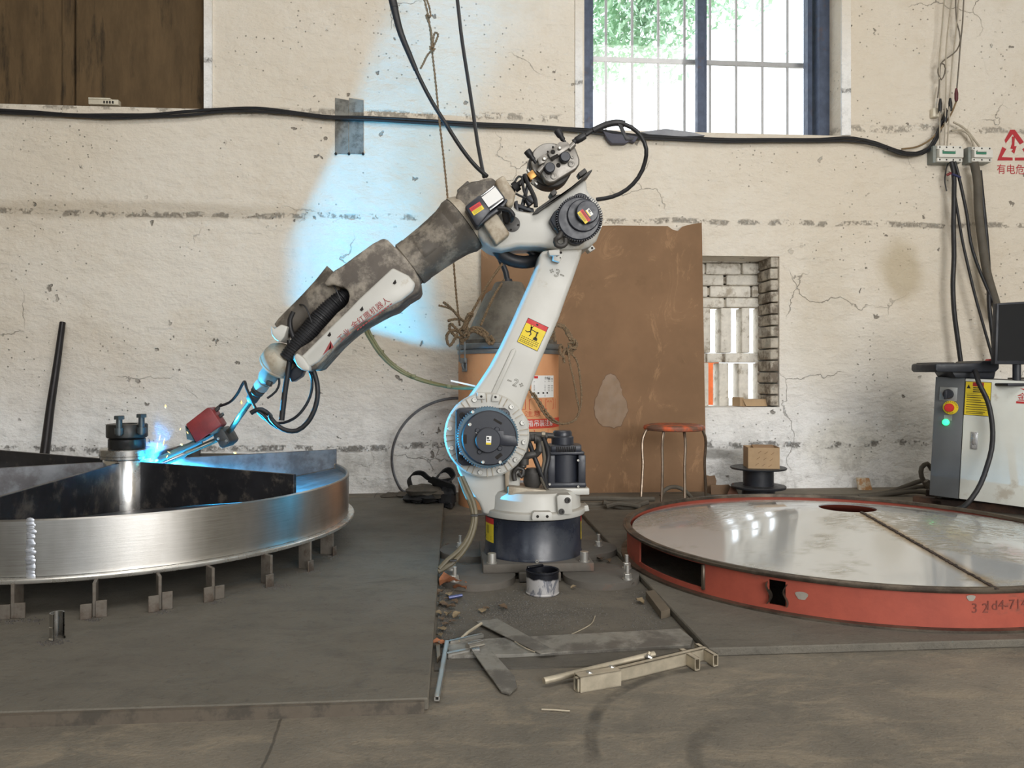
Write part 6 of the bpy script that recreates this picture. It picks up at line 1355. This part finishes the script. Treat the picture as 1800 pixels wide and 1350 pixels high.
def rect_tube(name, segs, label, m=m_tube, cat='steel tube', hollow=True):
    o = None
    for i, (a, b, w_, h_) in enumerate(segs):
        a, b = V(a), V(b); d = (b-a); L_ = d.length; d.normalize(); s_ = d.cross(UP).normalized(); u = s_.cross(d); c = (a+b)/2; R = Matrix((d, s_, u)).transposed()
        if o is None: o = thing(name, label, cat, a)
        mb = MB(); th = .0022
        mb.box(c+u*(h_/2-th/2), (L_, w_, th), R); mb.box(c-u*(h_/2-th/2), (L_, w_, th), R); mb.box(c+s_*(w_/2-th/2), (L_, th, h_), R); mb.box(c-s_*(w_/2-th/2), (L_, th, h_), R); obj('tube', mb, m, o, 0)
    return o
zt_ = .0155
g = lambda x, y, z=.0: az(x, y, z)
br_ = rect_tube('welded_bracket', [(g(1012, 1203, .016), g(1240, 1148, .016), .016, .030), (g(1015, 1200, .0175), g(1086, 1188, .0175), .03, .034), (g(1198, 1150, .016), g(1226, 1168, .016), .014, .028), (g(1225, 1141, .016), g(1258, 1161, .016), .014, .028)], 'welded frame of bright rectangular tubes on the floor in front', m_tube, 'steel frame')
mb = MB(); mb.tube([g(956, 1197, .014), g(1060, 1172, .020), g(1150, 1150, .03)], .0075, 12, .05, False); mb.tube([g(1139, 1155, .03), g(1142, 1146, .04)], .004, 6, .02, False); o = solo('round_tube', mb, m_tube, 'bright round tube lying along the welded tube frame', 'steel tube')
for x, y in [(1036, 1187), (1075, 1177), (1140, 1158)]:
    mb = MB(); mb.tube([g(x-3, y+1, .02), g(x, y-4, .034), g(x+5, y-1, .03)], .005, 8, .006); obj('weld_tack', mb, m_zinc, br_)
rect_tube('tube_gate', [(g(790, 1130, .012), g(848, 1117, .012), .012, .012), (g(786, 1152, .012), g(848, 1139, .012), .012, .012), (g(786, 1129, .012), g(768, 1228, .010), .011, .011)], 'small ladder of thin bright tubes at the corner of the left plate', m_zinc, 'steel frame')
mb = MB(); mb.cyl(g(822, 1139, .018), g(848, 1133, .018), .012, None, 14); mb.box(g(836, 1146, .012), (.02, .02, .02)); solo('clamp_block', mb, m_bright, 'shiny little clamp lying on the thin tube ladder', 'clamp')
mb = MB(); mb.tube([g(805, 1128, .012), g(822, 1112, .02), g(846, 1096, .02)], .004, 8, .02, False); solo('thin_rod', mb, m_tube, 'thin bright rod leaning on the slanted steel strip', 'rod')
flat('angle_scrap', [(766, 1140), (773, 1133), (774, 1160), (768, 1167)], .004, .012, 'small grey angle scrap at the right edge of the left plate', m_tubed, 'scrap')
mb = MB(); mb.tube([g(952, 1247, .003), g(975, 1248, .003), g(1002, 1250, .003)], .0018, 6, .02); solo('welding_wire_piece', mb, m_tube, 'short straight wire piece alone on the concrete at the front', 'wire')
for i, P in enumerate([[(1046, 1083), (1040, 1096), (1020, 1108), (1005, 1115)], [(905, 1128), (925, 1140), (940, 1146)]]):
    mb = MB(); mb.tube([g(x, y, .016 if i else .006) for x, y in P], .0015, 6, .02); solo('welding_wire_piece', mb, m_tube, ['curved thin wire in the dust right of the paint can', 'thin wire bit on the wide flat bar'][i], 'wire')
# fallen leaves
def leaf(x, y, L_, rz, col, label, cup=.35, grp=None):
    p = g(x, y, .006); mb = MB(); n = 8; vs = []
    for i in range(n+1):
        s_ = i/n; w_ = L_*.42*math.sin(PI*min(1, s_*.95+.03))**.8
        for k in (-1, -.5, 0, .5, 1): vs.append(V((L_*(s_-.5), k*w_*(1+.12*math.sin(i*2.1+k)), .004+cup*L_*(k*k*.35+.25*math.sin(s_*PI*1.2+.4))+.04*L_*math.sin(i*1.7+k*3))))
    R = Matrix.Rotation(rz, 3, 'Z'); mb.add([p+R @ v for v in vs], [(i*5+k, i*5+k+1, i*5+6+k, i*5+5+k) for i in range(n) for k in range(4)])
    return solo('dry_leaf', mb, col, label, 'leaf', grp, 80)
lo = M('orange_leaf', c3(150, 96, 64), .75, 0, .25, 30); lb = M('brown_leaf', c3(98, 80, 62), .8, 0, .25, 30); lt = M('tan_leaf', c3(134, 118, 92), .8, 0, .2, 30)
leaf(794, 1032, .085, .45, lo, 'large orange-brown curled leaf left of the front foot plate', .7); leaf(808, 1037, .055, 2.4, lo, 'smaller orange leaf touching the large curled one', .6)
leaf(772, 1135, .04, .1, lo, 'orange leaf at the plate edge above the tube ladder', .4)
lv = [(785, 1055), (780, 1066), (775, 1062), (792, 1070), (786, 1083), (803, 1085), (776, 1090), (770, 1080), (783, 1099), (795, 1095), (772, 1045), (777, 1108), (848, 1076), (855, 1072), (787, 960), (772, 975), (1055, 985), (1070, 988), (1110, 1030), (1008, 1035), (884, 1070), (772, 1120), (799, 1060), (789, 1047), (1125, 1060)]
near = [p for p in lv if p[0] < 812]; near.sort(key=lambda p: -p[1])
ORD = ['nearest', 'second nearest', 'third nearest', 'fourth nearest', 'fifth nearest', 'sixth nearest', 'seventh nearest', 'eighth nearest', 'ninth nearest', 'tenth nearest', 'eleventh nearest', 'twelfth nearest', 'middle', 'ninth farthest', 'eighth farthest', 'seventh farthest', 'sixth farthest', 'fifth farthest', 'fourth farthest', 'third farthest', 'second farthest', 'farthest']
ORD = ORD[:len(near)//2]+ORD[len(ORD)-(len(near)-len(near)//2):]
far = {(848, 1076): 'left of two leaf bits before the left foot plate', (855, 1072): 'right of two leaf bits before the left foot plate', (1055, 985): 'left of two leaves behind the right foot plate', (1070, 988): 'right of two leaves behind the right foot plate', (1110, 1030): 'leaf bit on the edge of the right front foot plate', (1008, 1035): 'leaf bit right of the paint can', (884, 1070): 'leaf bit in the dust left of the paint can', (1125, 1060): 'leaf bit beside the small brown block'}
for x, y in near+list(far):
    lab = 'small dry '+far[(x, y)] if (x, y) in far else 'small dry leaf bit along the left plate edge, '+ORD[near.index((x, y))]+' to the viewer'
    leaf(x, y, random.uniform(.018, .032), random.uniform(0, 6), random.choice([lb, lt, lb, lb]), lab, random.uniform(.2, .7), 'dry leaves around the robot base')
mb = MB(); p = g(800, 1050, .01); mb.cyl(p+V((-.02, -.004, 0)), p+V((.022, .006, .004)), .006, .005, 12); solo('blue_wrapper', mb, M('blue_foil', c3(84, 90, 128), .3, .4), 'small blue shiny wrapper beside the orange leaf', 'wrapper')
# grit: swarf and dust lumps nobody could count
mb = MB()
for _ in range(4200):
    a = random.random()
    if a < .62: x, y = random.gauss(930, 62), random.gauss(1078, 16)
    elif a < .8: x, y = random.uniform(766, 800), random.uniform(1015, 1160)
    elif a < .92: x, y = random.uniform(1110, 1170), random.uniform(1040, 1110)
    else: x, y = random.uniform(780, 1100), random.uniform(960, 1110)
    if not (764 < x < 1190 and 950 < y < 1165): continue
    p = g(x, y, .004)
    if p.x > .60 or p.x < -.045: continue
    s_ = random.uniform(.0008, .0026); R = Matrix.Rotation(random.uniform(0, 3), 3, 'Z'); mb.rbox if 0 else mb.add([p+R @ V(v)*s_ for v in ((-1, -.6, 0), (1, -.7, 0), (.6, .9, 0), (-.8, .8, 0), (.1, 0, .9))], [(0, 1, 4), (1, 2, 4), (2, 3, 4), (3, 0, 4)])
o = solo('metal_grit', mb, M('dark_grit', c3(92, 89, 84), .7, .15, .6, 200), 'dark metal dust and grit heaped around the robot base', 'grit', None, 0); o['kind'] = 'stuff'
mb = MB()
for (x, y) in [(20, 1092), (60, 1090), (165, 1088), (282, 1074), (374, 1058), (476, 1032), (492, 1030), (545, 1004), (100, 1128), (80, 1130), (584, 977)]:
    for _ in range(34):
        p = g(x+random.gauss(0, 9), y+random.gauss(1, 2.2), .026); s_ = random.uniform(.0015, .004)
        mb.add([p+V(v)*s_ for v in ((-1, -.6, 0), (1, -.7, 0), (.6, .9, 0), (-.8, .8, 0), (.1, 0, .9))], [(0, 1, 4), (1, 2, 4), (2, 3, 4), (3, 0, 4)])
o = solo('plate_grit', mb, M('plate_grit', c3(80, 76, 72), .7, .2, .4, 200), 'dark weld spatter around the jig legs on the left plate', 'grit', None, 0); o['kind'] = 'stuff'
# ---------------------------------------------------------------- the arc: glowing point, sparks, smoke
mb = MB(); mb.ball(ARC+V((0, 0, -.009)), .004, 12); o = solo('arc_flash', mb, emis('arc_glow', (.35, .75, 1.0), 14), 'tiny glaring blue-white welding arc at the hub', 'arc'); o.visible_shadow = True
m_spark = emis('spark_glow', (1.0, .62, .18), 1.4)
for i, (x, y, dx, dy, r_) in enumerate([(291, 711, 0, 7, 1.4), (424, 704, 1, 7, 1.6), (317, 780, 4, 3, 1.6), (410, 795, 6, 2, 1.5), (279, 776, 3, -12, .6), (286, 786, 4, -18, .5), (276, 790, 1, -14, .5), (292, 805, 3, -5, 1.0), (318, 752, -2, 5, .8), (328, 758, 3, 5, .8), (300, 797, -6, -4, .6)]):
    a = at(x, y, 2.93); k_ = sc(x, 2.93); b = a+V((dx*k_, 0, -dy*k_)); d = b-a
    mb = MB(); mb.lathe([(0, 0), (r_*k_, d.length*.35), (r_*k_, d.length*.65), (0, d.length)], a, d, 6); solo('spark', mb, m_spark, 'glowing orange-yellow weld spark flying near the arc', 'spark', 'weld sparks')
t = NT('weld_smoke'); t.t.nodes.remove(t.b); vp = t.n('ShaderNodeVolumePrincipled'); vp.inputs['Color'].default_value = (.62, .72, 1, 1); vp.inputs['Anisotropy'].default_value = .2
d_ = t.noise(9, 4, .6, None, 1.2); g_ = t.n('ShaderNodeVectorMath', operation='LENGTH'); t.L(t.mapv((1/.095, 1/.095, 1/.19), (0, 0, 0)), g_.inputs[0])
fall = t.ramp(g_.outputs['Value'], 1.0, .15); t.L(t.math('MULTIPLY', t.math('MULTIPLY', t.ramp(d_, .44, .66), fall), .8), vp.inputs['Density']); t.L(vp.outputs[0], t.t.nodes['Material Output'].inputs['Volume'])
mb = MB(); sc_ = ARC+V((.03, .01, .11)); mb.ball((0, 0, 0), 1.0, 20, (.095, .095, .19))
me_o = obj('weld_smoke', mb.shift(lambda v: v+sc_), t.m, None, 40, sc_); tag(me_o, 'faint bluish wisp of weld smoke rising above the arc', 'smoke', None, 'stuff')
